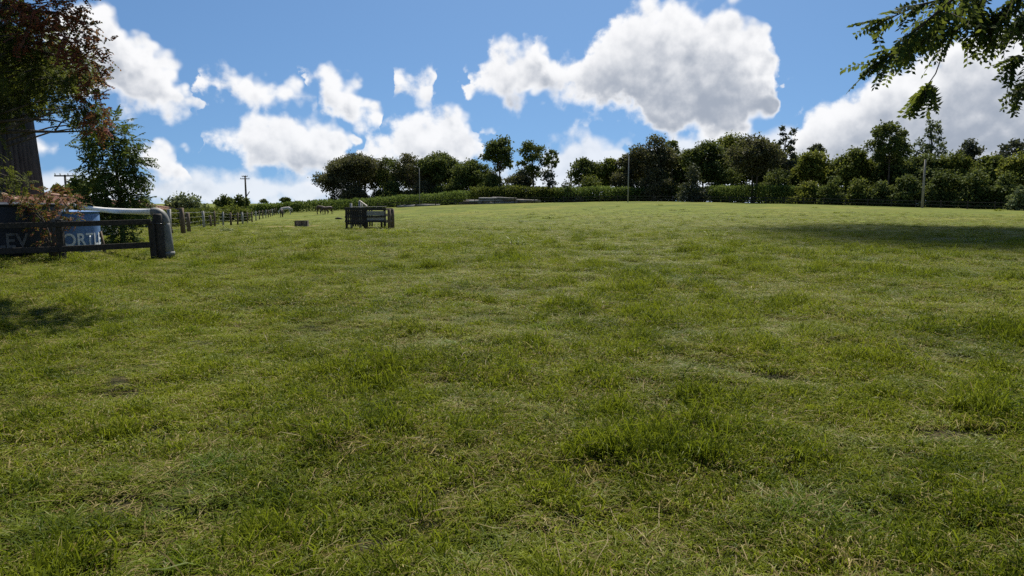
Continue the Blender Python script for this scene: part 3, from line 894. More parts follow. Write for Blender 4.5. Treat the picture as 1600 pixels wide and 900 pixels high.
def pvc_pipe():
    e = at(254, 19.08)
    root = empty('pipe', e); tag(root, 'pale plastic pipe running level above the fence and bending down beside the post', 'pipe')
    top = at(252, 19.08, 330) - e
    zt = top.z - 0.1
    mb = MB(); mb.tube([(0.10, 0, -0.1), (0.06, 0, zt * 0.4), (0.02, 0, zt * 0.75), (0, 0, zt - 0.18)], 0.148, 16)
    mb.build('upright_pipe', M['pvc_old'], root, True)
    ar = [(-0.22 + 0.22 * math.cos(t), 0, zt - 0.18 + 0.26 * math.sin(t)) for t in [k * math.pi / 16 for k in range(9)]]
    MB().tube([(0, 0, zt - 0.26)] + ar + [(-0.3, 0, zt + 0.08)], [0.156] + [0.154 - 0.0045 * k for k in range(9)] + [0.108], 16).build('elbow', M['pvc_old'], root, True)
    for q in (0.18,):
        MB().tube([(0.092, 0, q - 0.05), (0.088, 0, q + 0.05)], 0.156, 16).build('coupling', M['pvc_old'], root, True)
    far = at(108, 28.3, 320.5) - e
    a = Vector((-0.24, 0, zt + 0.08))
    pts = [a.lerp(far, k / 8) + Vector((0, 0, -0.07 * math.sin(math.pi * k / 8))) for k in range(9)]
    MB().tube(pts, 0.085, 14).build('level_pipe', M['pvc'], root, True)
    # far support
    g = at(108.5, 28.4); gl = g - e
    MB().tube([gl + Vector((0, 0, -0.2)), gl + Vector((0, 0, far.z - gl.z))], 0.09, 10).build('support_leg', M['pvc_old'], root, True)
    return root


pvc_pipe()


# ------------------------------------------------------------------ water tanks with lettering
def tank(label, px, Y, top_py, rpx, mat, lmat, word_shift, lh, seedmat=None):
    b = at(px, Y); r = rpx * Y / F
    z1 = EYE + ray(px, top_py)[2] * Y - b.z
    root = empty('water_tank', b); tag(root, label, 'water tank', 'blue plastic water tanks behind the fence')
    n = 48
    prof = [(0.9, -0.05), (0.965, 0.0), (0.985, z1 * 0.3), (1.0, z1 * 0.62), (1.0, z1 * 0.9), (0.985, z1 * 0.93), (1.03, z1 * 0.94), (1.03, z1 * 0.965)]
    V, Fc = [], []
    for f, z in prof:
        for k in range(n):
            a = 2 * math.pi * k / n; V.append((r * f * math.cos(a), r * f * math.sin(a), z))
    for i in range(len(prof) - 1):
        for k in range(n): Fc.append((i * n + k, i * n + (k + 1) % n, (i + 1) * n + (k + 1) % n, (i + 1) * n + k))
    MB().poly(V, Fc).build('body', mat, root, True)
    V, Fc = [], []
    prof2 = [(1.028, z1 * 0.967), (0.9, z1 * 0.972), (0.6, z1 * 0.985), (0.32, z1 * 0.992), (0.3, z1 * 1.0), (0.02, z1 * 1.003)]
    for f, z in prof2:
        for k in range(n):
            a = 2 * math.pi * k / n; V.append((r * f * math.cos(a), r * f * math.sin(a), z))
    for i in range(len(prof2) - 1):
        for k in range(n): Fc.append((i * n + k, i * n + (k + 1) % n, (i + 1) * n + (k + 1) % n, (i + 1) * n + k))
    MB().poly(V, Fc).build('lid', mat, root, True)
    # the printed word wraps round the wall
    cu = bpy.data.curves.new('word', 'FONT'); cu.body = 'FORTLEV'; cu.size = 1.0; cu.extrude = 0.0; cu.offset = 0.018; cu.space_character = 1.03
    to = bpy.data.objects.new('word', cu); COL.objects.link(to)
    dg = bpy.context.evaluated_depsgraph_get(); me = bpy.data.meshes.new_from_object(to.evaluated_get(dg))
    bpy.data.objects.remove(to); bpy.data.curves.remove(cu)
    me.name = 'lettering'
    bm = bmesh.new(); bm.from_mesh(me)
    for _ in range(3):
        long_e = [e for e in bm.edges if e.calc_length() > 0.16]
        if long_e: bmesh.ops.subdivide_edges(bm, edges=long_e, cuts=1, use_grid_fill=False)
    bmesh.ops.triangulate(bm, faces=bm.faces)
    zl = 0.36 * z1 if False else None
    zm = EYE + ray(px, word_shift[1])[2] * Y - b.z
    view = math.atan2(-b.y, -b.x)            # the side that looks at the field
    for v in bm.verts:
        x, y = v.co.x * lh / 0.7 * 0.85, v.co.y * lh / 0.7
        a = view + (x + word_shift[0]) / r
        rr = r * 1.004 + 0.003
        v.co = (rr * math.cos(a), rr * math.sin(a), zm + y)
    bmesh.ops.recalc_face_normals(bm, faces=bm.faces)
    bm.to_mesh(me); bm.free()
    me.materials.clear(); me.materials.append(lmat)
    link_mesh('lettering', me, root)
    return root


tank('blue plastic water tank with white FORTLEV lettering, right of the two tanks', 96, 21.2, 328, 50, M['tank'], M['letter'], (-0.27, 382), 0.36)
tank('blue water tank coloured dark for shade, with dimmed LEV lettering at the left edge', 22, 19.9, 316, 62, M['tank_shaded'], M['letter_shaded'], (-1.68, 383), 0.38)


# ------------------------------------------------------------------ buildings on the left
def steel_tower():
    b = at(2, 33.0)
    root = empty('steel_tower', b); tag(root, 'tall dark ribbed metal tower rising behind the left tree', 'tower')
    k = 33.0 / F
    n = 96
    H = EYE + ray(5, 60)[2] * 33 - b.z
    V, Fc = [], []
    for i, f in enumerate((0, 0.25, 0.5, 0.75, 1.0)):
        R0 = (60 - 18 * f) * k
        for q in range(n):
            a = 2 * math.pi * q / n
            rr = R0 + (0.06 if q % 2 else -0.06)
            V.append((rr * math.cos(a), rr * math.sin(a), -0.2 + f * (H + 0.2)))
    for i in range(4):
        for q in range(n): Fc.append((i * n + q, i * n + (q + 1) % n, (i + 1) * n + (q + 1) % n, (i + 1) * n + q))
    MB().poly(V, Fc).build('ribbed_wall', M['steel_dark'], root)
    V, Fc = [], []
    for f, z in ((43, H), (44, H + .05), (26, H + 0.5), (4, H + 0.9), (4, H + 1.1)):
        for q in range(32):
            a = 2 * math.pi * q / 32; V.append((f * k * math.cos(a), f * k * math.sin(a), z))
    for i in range(4):
        for q in range(32): Fc.append((i * 32 + q, i * 32 + (q + 1) % 32, (i + 1) * 32 + (q + 1) % 32, (i + 1) * 32 + q))
    Fc.append(tuple(4 * 32 + q for q in range(32)))
    MB().poly(V, Fc).build('cap', M['steel_dark'], root, True)
    return root


steel_tower()


def tile_roof(mb, x0, x1, y0, y1, z0, z1, rows=26):
    """hipped roof whose slopes are stepped in courses of tiles"""
    cx0, cx1 = x0 + (y1 - y0) * 0.55, x1 - (y1 - y0) * 0.55
    cy = (y0 + y1) / 2
    for i in range(rows):
        f, g = i / rows, (i + 1) / rows + 0.012
        def ring(t, dz):
            return [(x0 + (cx0 - x0) * t, y0 + (cy - y0) * t, z0 + (z1 - z0) * t + dz), (x1 + (cx1 - x1) * t, y0 + (cy - y0) * t, z0 + (z1 - z0) * t + dz),
                    (x1 + (cx1 - x1) * t, y1 + (cy - y1) * t, z0 + (z1 - z0) * t + dz), (x0 + (cx0 - x0) * t, y1 + (cy - y1) * t, z0 + (z1 - z0) * t + dz)]
        a, b = ring(f, 0.045), ring(min(g, 1), 0.0)
        c = ring(f, 0.0)
        mb.poly(a + b, [(k, (k + 1) % 4, 4 + (k + 1) % 4, 4 + k) for k in range(4)])
        mb.poly(c + a, [(k, (k + 1) % 4, 4 + (k + 1) % 4, 4 + k) for k in range(4)])
    # ridge caps
    mb.tube([(cx0, cy, z1 + 0.03), (cx1, cy, z1 + 0.03)], 0.11, 8)
    for p in ((x0, y0), (x0, y1)): mb.tube([(p[0], p[1], z0 + 0.06), (cx0, cy, z1 + 0.05)], 0.1, 7)
    for p in ((x1, y0), (x1, y1)): mb.tube([(p[0], p[1], z0 + 0.06), (cx1, cy, z1 + 0.05)], 0.1, 7)


def house(label, pxl, pxr, Y, eave, ridge, depth, fascia='plaster'):
    k = Y / F
    b = at((pxl + pxr) / 2, Y + depth / 2)
    hw = (pxr - pxl) / 2 * k
    ze = EYE + ray(800, eave)[2] * Y - b.z; zr = EYE + ray(800, ridge)[2] * (Y + depth / 2) - b.z
    root = empty('tiled_house', b); tag(root, label, 'house', 'low tiled houses on the left')
    w = hw - 0.5; d = depth / 2 - 0.5
    MB().box(-w, w, -d, d, -0.3, ze - 0.1).build('wall', M['plaster'], root)
    MB().box(-hw, hw, -depth / 2, depth / 2, ze - 0.16, ze - 0.02).build('fascia', M['plaster'], root)
    mb = MB(); tile_roof(mb, -hw - 0.06, hw + 0.06, -depth / 2 - 0.06, depth / 2 + 0.06, ze, zr); mb.build('roof', M['roof_tile'], root)
    for q in (-0.55, 0.1, 0.6):
        o = MB().box(q * w - 0.5, q * w + 0.5, -d - 0.03, -d + 0.03, ze * 0.35, ze * 0.35 + 1.0).build('window', M['steel_dark'], root)
    return root


house('low house with hipped tile roof and pale fascia behind the tanks', -150, 150, 29, 322, 296, 8)
house('farther low house with tile roof right of the young tree', 170, 264, 66, 332, 315, 7)


# ------------------------------------------------------------------ poles
def utility_pole(label, px, Y, top, arms, wood='bark', rad=0.13, name='utility_pole', cat='utility pole', armw=1.6):
    b = at(px, Y); h = EYE + ray(px, top)[2] * Y - b.z
    root = empty(name, b); tag(root, label, cat)
    MB().tube([(0, 0, -0.4), (0, 0, h * 0.5), (0, 0, h)], [rad * 1.25, rad, rad * 0.75], 10).build('pole', M[wood], root, True)
    for j, (z, wd) in enumerate(arms):
        arm = MB().bar((-wd / 2, -rad, h - z), (wd / 2, -rad, h - z), 0.1, 0.12, (0, 0, 1)).build('crossarm', M['wood_dark'], root, False, 0.008)
        for q in (-0.46, -0.2, 0.2, 0.46):
            MB().tube([(q * wd, -rad, h - z + 0.05), (q * wd, -rad, h - z + 0.13), (q * wd, -rad, h - z + 0.2), (q * wd, -rad, h - z + 0.24)], [0.02, 0.05, 0.045, 0.02], 8).build('insulator', M['insulator'], arm, True)
    return root


up = utility_pole('weathered wooden utility pole with crossarms behind the paddock fence', 385, 135, 274.5, [(0.15, 1.1), (0.6, 1.75)], 'bark', 0.19)
MB().bar((0.15, -0.1, 3.7), (0.75, -0.1, 4.6), 0.12, 0.12).build('brace', M['wood_dark'], up)
utility_pole('distant dark utility pole with crossarm left of the young tree', 105, 62, 273, [(0.1, 1.7)], 'wood_dark', 0.11)


def lamp_pole(label, px, Y, top, rad, mat):
    b = at(px, Y); h = EYE + ray(px, top)[2] * Y - b.z
    root = empty('lamp_pole', b); tag(root, label, 'pole')
    MB().tube([(0, 0, -0.4), (0, 0, h * 0.5), (0, 0, h)], [rad * 1.15, rad, rad * 0.7], 10).build('pole', M[mat], root, True)
    a = MB().tube([(0, 0, h - 0.15), (-0.25, 0, h + 0.1), (-0.7, 0, h + 0.15)], 0.035, 6).build('arm', M['wire'], root, True)
    MB().tube([(-0.65, 0, h + 0.15), (-0.8, 0, h + 0.16), (-1.05, 0, h + 0.14), (-1.15, 0, h + 0.12)], [0.05, 0.12, 0.11, 0.04], 8).build('lamp_head', M['concrete'], root, True)
    return root


lamp_pole('slim grey lamp pole standing before the middle wood', 981, 139, 243, 0.11, 'wood_grey')
lamp_pole('thin pale pole standing in front of the left wood', 656, 150, 262, 0.075, 'wood_grey')
utility_pole('tall pale bare pole in front of the right wood', 1441, 111, 249, [], 'bark_pale', 0.16, 'bare_pole', 'pole')


# ------------------------------------------------------------------ log pile, trough, log, pen
def log_pile():
    rs = random.Random(4)
    me = [MB().tube([(-l / 2, 0, 0), (-l / 6, 0.02, 0.015), (l / 6, -0.02, -0.01), (l / 2, 0, 0)], [0.25, 0.24, 0.23, 0.22], 9).mesh('log', M[m], True)
          for l, m in ((4.2, 'wood_brown'), (3.6, 'wood_grey'), (5.0, 'bark_pale'))]
    xs = [(733, 0), (760, 0), (790, 0), (820, 0), (747, 1), (775, 1), (803, 1), (762, 2), (788, 2), (740, 0.5), (826, .4), (812, 0.8)]
    for i, (px, lv) in enumerate(xs):
        for d in (0, 0.52):
            if lv > 1 and d: continue
            Y = 145.2 + d - lv * 0.06
            g = at(px, Y)
            o = link_mesh('log', me[(i + int(d > 0)) % 3]); o.location = (g.x, Y, gz(g.x, Y) + 0.24 + lv * 0.42)
            o.rotation_euler = (rs.uniform(0, 3), rs.uniform(-.05, .05), rs.uniform(-.12, .12))
            tag(o, 'weathered log stacked in the long low pile behind the rail fence', 'log', 'logs in the pile behind the far rail fence')
    for px in (634, 650, 668):
        g = at(px, 143.8)
        o = link_mesh('log', me[px % 3]); o.location = g + Vector((0, 0, 0.17)); o.rotation_euler = (0, 0, rs.uniform(-.1, .1))
        tag(o, 'pale log lying in the loose row left of the long pile', 'log', 'loose pale logs at the left hedge foot')


log_pile()


def feed_trough():
    g = at(470.5, 51); root = empty('feed_trough', g, R(6)); tag(root, 'low grey feed trough on trodden ground left of the pen', 'trough')
    w, d, h = 0.44, 0.3, 0.42
    MB().box(-w, w, -d, -d + 0.05, -0.05, h).box(-w, w, d - 0.05, d, -0.05, h).box(-w, -w + 0.05, -d + 0.051, d - 0.051, -0.05, h - .004).box(w - 0.05, w, -d + 0.051, d - 0.051, -0.05, h - .004).build('side_walls', M['concrete_dark'], root)
    MB().box(-w + 0.05, w - 0.05, -d + 0.05, d - 0.05, 0.0, 0.2).build('feed', M['wood_brown'], root)
    for q in (-0.42, 0.05, 0.42):
        MB().box(q - 0.03, q + 0.03, -d - 0.03, -d - 0.001, -0.05, h - .02).build('batten', M['wood_dark'], root)


feed_trough()
g = at(529, 92); o = MB().tube([(-0.5, 0, 0.05), (-0.2, 0.03, 0.12), (0.2, 0, 0.1), (0.5, 0.02, 0.04)], [0.07, 0.13, 0.13, 0.06], 8).build('fallen_log', M['wood_dark'], None, True)
o.location = g; o.rotation_euler = (0, R(6), R(15)); tag(o, 'short dark log lying in the grass left of the pen', 'log')


def pen():
    Yf, Yb = 43.0, 45.2
    g = at(573, Yf); root = empty('wooden_pen', g); tag(root, 'dark weathered wooden stock pen standing alone in the field', 'stock pen')
    k = Yf / F
    def X(px): return (px - 575) * k
    H = 1.32
    def zz(x, y): return gz(g.x + x, g.y + y) - g.z
    posts = [(X(543), 0, H + .02, 'wood_dark', .075), (X(574), 0, H - .02, 'wood_dark', 0.09), (X(602.5), 0, H, 'wood_dark', 0.08),
             (X(539.5), 1.9, H + 0.28, 'wood_grey', 0.08), (X(556), 1.5, H + 0.42, 'wood_grey', 0.085), (X(607), 1.7, H - .1, 'wood_brown', 0.13), (X(606), 0.75, H - .1, 'wood_brown', 0.1), (X(560), 2.0, H, 'wood_dark', 0.07), (X(588), 2.0, 1.0, 'wood_dark', 0.07)]
    for x, y, h, m, r in posts:
        o = MB().tube([(0, 0, -0.3), (0, 0, h * .6), (0, 0, h)], [r, r, r * .95], 8).build('post', M[m], root, True)
        o.location = (x, y, zz(x, y))
    xl, xm, xr = X(541), X(574), X(605)
    f = -0.105
    def rail(a, b, h, w=0.045, m='wood_dark', nm='rail'):
        MB().bar(a, b, w, h).build(nm, M[m], root, False, 0.006)
    rail((xl, f, 1.24), (xr, f, 1.22), 0.16)
    rail((xl, f, 0.74), (xr, f, 0.78), 0.10)
    rail((xl, f, 0.50), (xr, f, 0.48), 0.12)
    # the grey boarded right half
    for q, h in ((1.02, 0.17), (0.88, 0.1), (0.64, 0.19)):
        rail((xm + 0.02, f + 0.05, q), (xr - 0.06, f + 0.05, q + 0.005), h, 0.035, 'wood_grey', 'board')
    # the slatted left half
    for i in range(10):
        x = xl + 0.1 + i * 0.118
        MB().bar((x, f + 0.05, 0.28), (x + 0.01, f + 0.05, 1.18), 0.085, 0.03, (0, 1, 0)).build('slat', M['wood_dark'], root)
    rail((xl + .03, f + 0.055 + .04, 0.98), (xm, f + 0.095, 0.93), 0.14)
    rail((xl + .03, f + 0.095, 1.1), (xm, f + 0.095, 1.08), 0.08)
    rail((xl + .03, f + 0.055 + .04, 0.34), (xm, f + 0.095, 0.36), 0.09)
    # back, sides and the pale capping board
    for q in (0.45, 0.85, 1.2):
        rail((X(539.5), 1.98, q), (X(607), 1.9, q), 0.13)
        rail((X(541), 0.08, q), (X(539.5), 1.85, q), 0.13, 0.04)
        rail((X(604), 0.08, q), (X(607), 1.65, q), 0.13, 0.04, 'wood_brown')
    for i in range(9):
        x = X(541) + 0.05 + i * 0.15
        MB().bar((x, 1.9, 0.1), (x, 1.9, 1.25), 0.09, 0.03, (0, 1, 0)).build('slat', M['wood_dark'], root)
    rail((X(550), f + 0.11, 1.355), (xr, f + 0.11, 1.375), 0.03, 0.16, 'wood_pale', 'capping_board')
    rail((X(556), 1.42, 1.72), (X(575), 0.1, 1.395), 0.09, 0.06, 'wood_pale', 'brace')
    rail((X(560), 1.34, 1.68), (X(565), 0.6, 1.25), 0.07, 0.05, 'wood_grey', 'brace')
    # low floor bar and hay inside
    rail((xm, 0.1, 0.08), (xr, 0.15, 0.06), 0.09)
    return root


pen()


# ------------------------------------------------------------------ horses
def skin_body(name, joints, edges, mat):
    me = bpy.data.meshes.new(name); me.from_pydata([j[:3] for j in joints], edges, [])
    ob = bpy.data.objects.new(name, me); COL.objects.link(ob)
    sk = ob.modifiers.new('skin', 'SKIN'); sk.use_smooth_shade = True
    for i, j in enumerate(joints): me.skin_vertices[0].data[i].radius = (j[3], j[4] if len(j) > 4 else j[3])
    me.skin_vertices[0].data[0].use_root = True
    sb = ob.modifiers.new('sub', 'SUBSURF'); sb.levels = 2; sb.render_levels = 2
    dg = bpy.context.evaluated_depsgraph_get()
    out = bpy.data.meshes.new_from_object(ob.evaluated_get(dg)); out.name = name
    bpy.data.objects.remove(ob); bpy.data.meshes.remove(me)
    out.materials.clear(); out.materials.append(mat)
    out.polygons.foreach_set('use_smooth', np.ones(len(out.polygons), bool))
    return out


def horse(label, px, Y, rz, coat, hair, sc=1.0, head_side=0.0):
    """a grazing horse facing +x, head down in the grass"""
    g = at(px, Y); root = empty('horse', g, rz); root.scale = (sc,) * 3; tag(root, label, 'horse')
    J = [(-0.15, 0, 1.05, 0.26, 0.29), (-0.55, 0, 1.10, 0.25, 0.27), (-0.74, 0, 1.10, 0.15, 0.18), (0.25, 0, 1.03, 0.26, 0.30), (0.58, 0, 1.08, 0.21, 0.28),
         (0.80, 0, 1.02, 0.14, 0.2), (1.05, head_side * .4, 0.78, 0.095, 0.15), (1.26, head_side * .8, 0.5, 0.085, 0.115), (1.33, head_side, 0.36, 0.09, 0.12), (1.27, head_side, 0.2, 0.075, 0.085), (1.19, head_side, 0.06, 0.055, 0.06)]
    E = [(0, 1), (1, 2), (0, 3), (3, 4), (4, 5), (5, 6), (6, 7), (7, 8), (8, 9), (9, 10)]
    for s, ph in ((1, 0.06), (-1, -0.08)):
        b = len(J); J += [(0.52, s * 0.15, 0.82, 0.10), (0.54 + ph, s * 0.16, 0.46, 0.055), (0.53 + ph, s * 0.16, 0.2, 0.042), (0.56 + ph, s * 0.16, 0.06, 0.055), (0.60 + ph, s * .16, 0.0, 0.06)]
        E += [(4, b), (b, b + 1), (b + 1, b + 2), (b + 2, b + 3), (b + 3, b + 4)]
        b = len(J); J += [(-0.55, s * 0.16, 0.82, 0.15), (-0.50 - ph, s * 0.17, 0.62, 0.095), (-0.70 - ph, s * 0.17, 0.42, 0.055), (-0.66 - ph, s * 0.17, 0.18, 0.042), (-0.63 - ph, s * 0.17, 0.06, 0.055), (-0.59 - ph, s * .17, 0, 0.06)]
        E += [(1, b), (b, b + 1), (b + 1, b + 2), (b + 2, b + 3), (b + 3, b + 4), (b + 4, b + 5)]
    for s in (1, -1):
        b = len(J); J += [(1.36, head_side + s * 0.06, 0.46, 0.03), (1.41, head_side + s * 0.085, 0.55, 0.012)]; E += [(8, b), (b, b + 1)]
    link_mesh('body', skin_body('horse_body', J, E, coat), root)
    link_mesh('tail', skin_body('tail', [(-0.84, 0, 1.16, 0.04), (-0.93, 0, 1.02, 0.055), (-0.96, 0, 0.75, 0.07), (-0.94, 0.02, 0.45, 0.04)], [(0, 1), (1, 2), (2, 3)], hair), root)
    mb = MB()
    for k in range(9):
        f = k / 8; p = Vector((0.78 + 0.55 * f, head_side * f, 1.22 - 0.66 * f)); mb.tube([p, p + Vector((0.02, 0.07, -0.02)), p + Vector((0, 0.13, -0.16))], [0.035, 0.035, 0.01], 5)
    mb.build('mane', hair, root)
    return root


horse('pale grey horse grazing at the hedge foot behind the dark foal', 447, 136, R(185), M['horse_white'], M['hair_white'], 1.12)
horse('small dark foal grazing in front of the pale grey horse', 439.5, 116, R(-72), M['horse_dark'], M['hair_dark'], 1.05, 0.1)
horse('brown horse grazing head to head, left one of the pair', 501, 128, R(-18), M['horse_brown'], M['hair_dark'], 1.16)
horse('brown horse grazing head to head, right one of the pair', 512.5, 126.5, R(205), M['horse_brown'], M['hair_dark'], 1.05)


# ------------------------------------------------------------------ feathered foliage for the near trees
def fronds(specs, leaflet, pairs, wid=0.42, twist=0.35):
    """compound leaves: (base, direction, length); leaflets in pairs along a drooping stalk"""
    C, D, Nn, SZ, stalks = [], [], [], [], []
    for b, d, ln in specs:
        b = np.array(b, float); d = np.array(d, float); d /= np.linalg.norm(d)
        side = np.cross(d, (0, 0, 1.0)); sn = np.linalg.norm(side)
        side = side / sn if sn > 0.1 else np.array([1.0, 0, 0])
        ax = rng.normal(size=3) * twist; side = side + ax; side /= np.linalg.norm(side)
        up = np.cross(side, d)
        t = (np.arange(pairs) + 0.6) / pairs
        path = b + np.outer(t * ln, d) + np.outer(-0.22 * ln * t * t, (0, 0, 1.0))
        for s in (1, -1):
            C.append(path); dd = side * s + d * 0.35 + rng.normal(size=(pairs, 3)) * 0.13 + np.array([0, 0, -0.25])
            D.append(dd); Nn.append(up + rng.normal(size=(pairs, 3)) * 0.3)
            SZ.append(leaflet * (1.0 - 0.5 * np.abs(t - 0.45)) * (0.85 + 0.3 * rng.random(pairs)))
        stalks.append((b, path[pairs // 2], path[-1]))
    C, D, Nn, SZ = np.concatenate(C), np.concatenate(D), np.concatenate(Nn), np.concatenate(SZ)
    V, Fq = leaf_cards(C, D, Nn, SZ, SZ * wid)
    tint = np.repeat(np.repeat(rng.random(len(specs)), 2 * pairs) * 0.7 + rng.random(len(C)) * 0.3, 4)
    return V, Fq, tint, stalks


def lobe_fronds(lobes, dens, ln, down=-0.35):
    out = []
    for c, rad in lobes:
        rad = np.array(rad); n = max(3, int(dens * 4 * rad.mean() ** 2))
        u = rdir(n, 0.1)
        p = np.array(c) + u * rad * (0.25 + 0.75 * rng.random((n, 1)) ** 0.7)
        d = u * 0.8 + rdir(n, 0) * 0.7 + np.array([0, 0, down])
        for i in range(n): out.append((p[i], d[i], ln * (0.65 + 0.6 * rng.random())))
    return out


def px_lobes(L_, Y, base):
    k = Y / F
    out = []
    for px, py, rx, ry, dy in L_:
        p = at(px, Y + dy, py) - base
        out.append(((p.x, p.y, p.z), (rx * k, max(rx, ry) * k * 0.9, ry * k)))
    return out


def stalk_tubes(mb, stalks, r=0.004):
    for a, b, c in stalks: mb.tube([a, b, c], [r, r * 0.8, r * 0.4], 3, False)


def left_tree():
    Y = 12.5
    base = at(-170, Y)
    root = empty('overhanging_tree', base); tag(root, 'big near tree with dark green and purple leaves overhanging the top left corner', 'tree')
    green = [(-30, 40, 70, 60, 0), (30, 110, 55, 45, -.2), (60, 60, 40, 40, .3), (90, 120, 40, 35, 0), (20, 165, 45, 28, .3), (120, 150, 32, 26, -.2), (-60, 150, 60, 50, 0), (70, 160, 30, 18, .3),
             (-120, 60, 80, 60, 0), (-40, -60, 90, 60, .5), (-160, 160, 60, 50, .8), (20, 40, 60, 45, .8), (10, 90, 60, 40, 1.2), (60, 110, 45, 32, .9), (130, 165, 28, 26, .2), (145, 190, 24, 20, .1),
             (-200, 0, 90, 70, 0.6), (-260, 90, 70, 60, -.5), (-150, -120, 100, 60, .2), (-180, 60, 80, 60, -1.8), (-90, -20, 80, 60, 2.0), (-240, -80, 80, 60, 1.2)]
    extra = [((-4.9, 12.7, 6.2), .65), ((-5.7, 13.2, 6.3), .8), ((-6.5, 12.7, 6.4), .8), ((-7.4, 12.9, 6.3), .9), ((-8.4, 12.4, 6.3), 1.0), ((-9.6, 12.4, 6.2), 1.2), ((-6.6, 13.6, 6.4), .8), ((-11.7, 19.2, 5.0), .8), ((-12.7, 19.0, 5.1), .9), ((-12.3, 20.0, 5.3), .8), ((-13.6, 19.4, 5.0), 1.0), ((-14.6, 18.4, 5.2), 1.2)]  # leaf lobes added so the crown's shade falls on the left grass
    green += [(40, 60, 60, 50, 5), (110, 100, 50, 45, 5.5), (60, 150, 50, 30, 6), (10, 130, 60, 50, 4.5)]  # deeper lobes, added for the same shade
    purple = [(75, 25, 48, 36, -.35), (40, 5, 40, 30, -.3), (105, 60, 38, 34, -.4), (130, 95, 30, 32, -.1), (150, 120, 20, 24, .1), (100, 0, 34, 26, 0), (152, 165, 18, 22, -.3), (40, 50, 30, 24, -.6), (60, -60, 70, 50, 0), (160, 75, 14, 20, .2), (125, 40, 22, 22, .2), (150, 195, 18, 20, -.2)]
    lime = [(10, 268, 32, 24, .6), (38, 285, 20, 14, .4), (-20, 290, 36, 26, .5), (0, 212, 16, 12, -.2)]
    gl, pl, ll = px_lobes(green, Y, base), px_lobes(purple, Y, base), px_lobes(lime, Y, base)
    gl += [((a[0] - base.x, a[1] - base.y, a[2] - base.z), (r, r, r * .6)) for a, r in extra]
    mb = MB()
    def P(px, py, dy=0.0): return at(px, Y + dy, py) - base
    H = P(-165, 90)
    mb.tube([(0, 0, -0.3), (0.05, 0.05, 0.9), (0.0, 0.0, 1.8), H, P(-150, -20, .1), P(-130, -140, .2)], [0.3, 0.22, 0.19, 0.15, 0.1, 0.05], 12)
    # the limbs that cross the picture
    mb.tube([P(-160, 170), P(-80, 195), P(0, 207), P(40, 205), P(85, 206), P(130, 205), P(150, 204)], [0.075, 0.05, 0.034, 0.028, 0.02, 0.011, 0.006], 8)
    mb.tube([P(-150, 120), P(-60, 165), P(0, 190, -.1), P(45, 186, -.1), P(85, 188, -.1), P(105, 193, -.1)], [0.06, 0.042, 0.028, 0.022, 0.014, 0.007], 8)
    mb.tube([P(85, 206), P(95, 192), P(120, 178), P(140, 170)], [0.014, 0.011, 0.009, 0.005], 6)
    mb.tube([P(20, 207), P(30, 195), P(40, 187)], [0.012, 0.01, 0.008], 6)
    mb.tube([P(-160, 60), P(-60, 60), P(20, 70, .1), P(80, 85, .1), P(130, 100)], [0.08, 0.06, 0.04, 0.024, 0.008], 8)
    mb.tube([P(-150, 0), P(-60, 10), P(20, 15), P(90, 20), P(130, 40)], [0.07, 0.05, 0.034, 0.02, 0.006], 8)
    mb.tube([P(-160, 190), P(-90, 240, .4), P(-20, 265, .5), P(40, 285, .5)], [0.05, 0.03, 0.016, 0.006], 7)
    for c, rr in gl + pl:
        c = Vector(c); s = Vector((c.x * 0.55 + H.x * .3, c.y * 0.6, c.z + 0.1 - 0.12 * c.x)); mb.tube([s, (s + c) / 2 + Vector((0, 0, .06)), c], [0.022, 0.014, 0.006], 5)
    Vg, Fg, tg, sg = fronds(lobe_fronds(gl, 125, 0.23), 0.07, 9)
    Vp, Fp, tp, sp = fronds(lobe_fronds(pl, 130, 0.20, -0.1), 0.06, 5, 0.75)
    Vl, Fl, tl, s_l = fronds(lobe_fronds(ll, 75, 0.22), 0.06, 9)
    stalk_tubes(mb, sg + sp + s_l, 0.0035)
    mb.build('trunk', M['bark'], root, True)
    link_mesh('crown', np_mesh('crown', Vg, Fg, L['near'], tg), root)
    tag(link_mesh('crown', np_mesh('crown', Vp, Fp, L['purple'], tp), root), 'purple red leaves on the outer crown')
    tag(link_mesh('crown', np_mesh('crown', Vl, Fl, L['lime'], tl), root), 'yellow green low sprays')
    return root


left_tree()


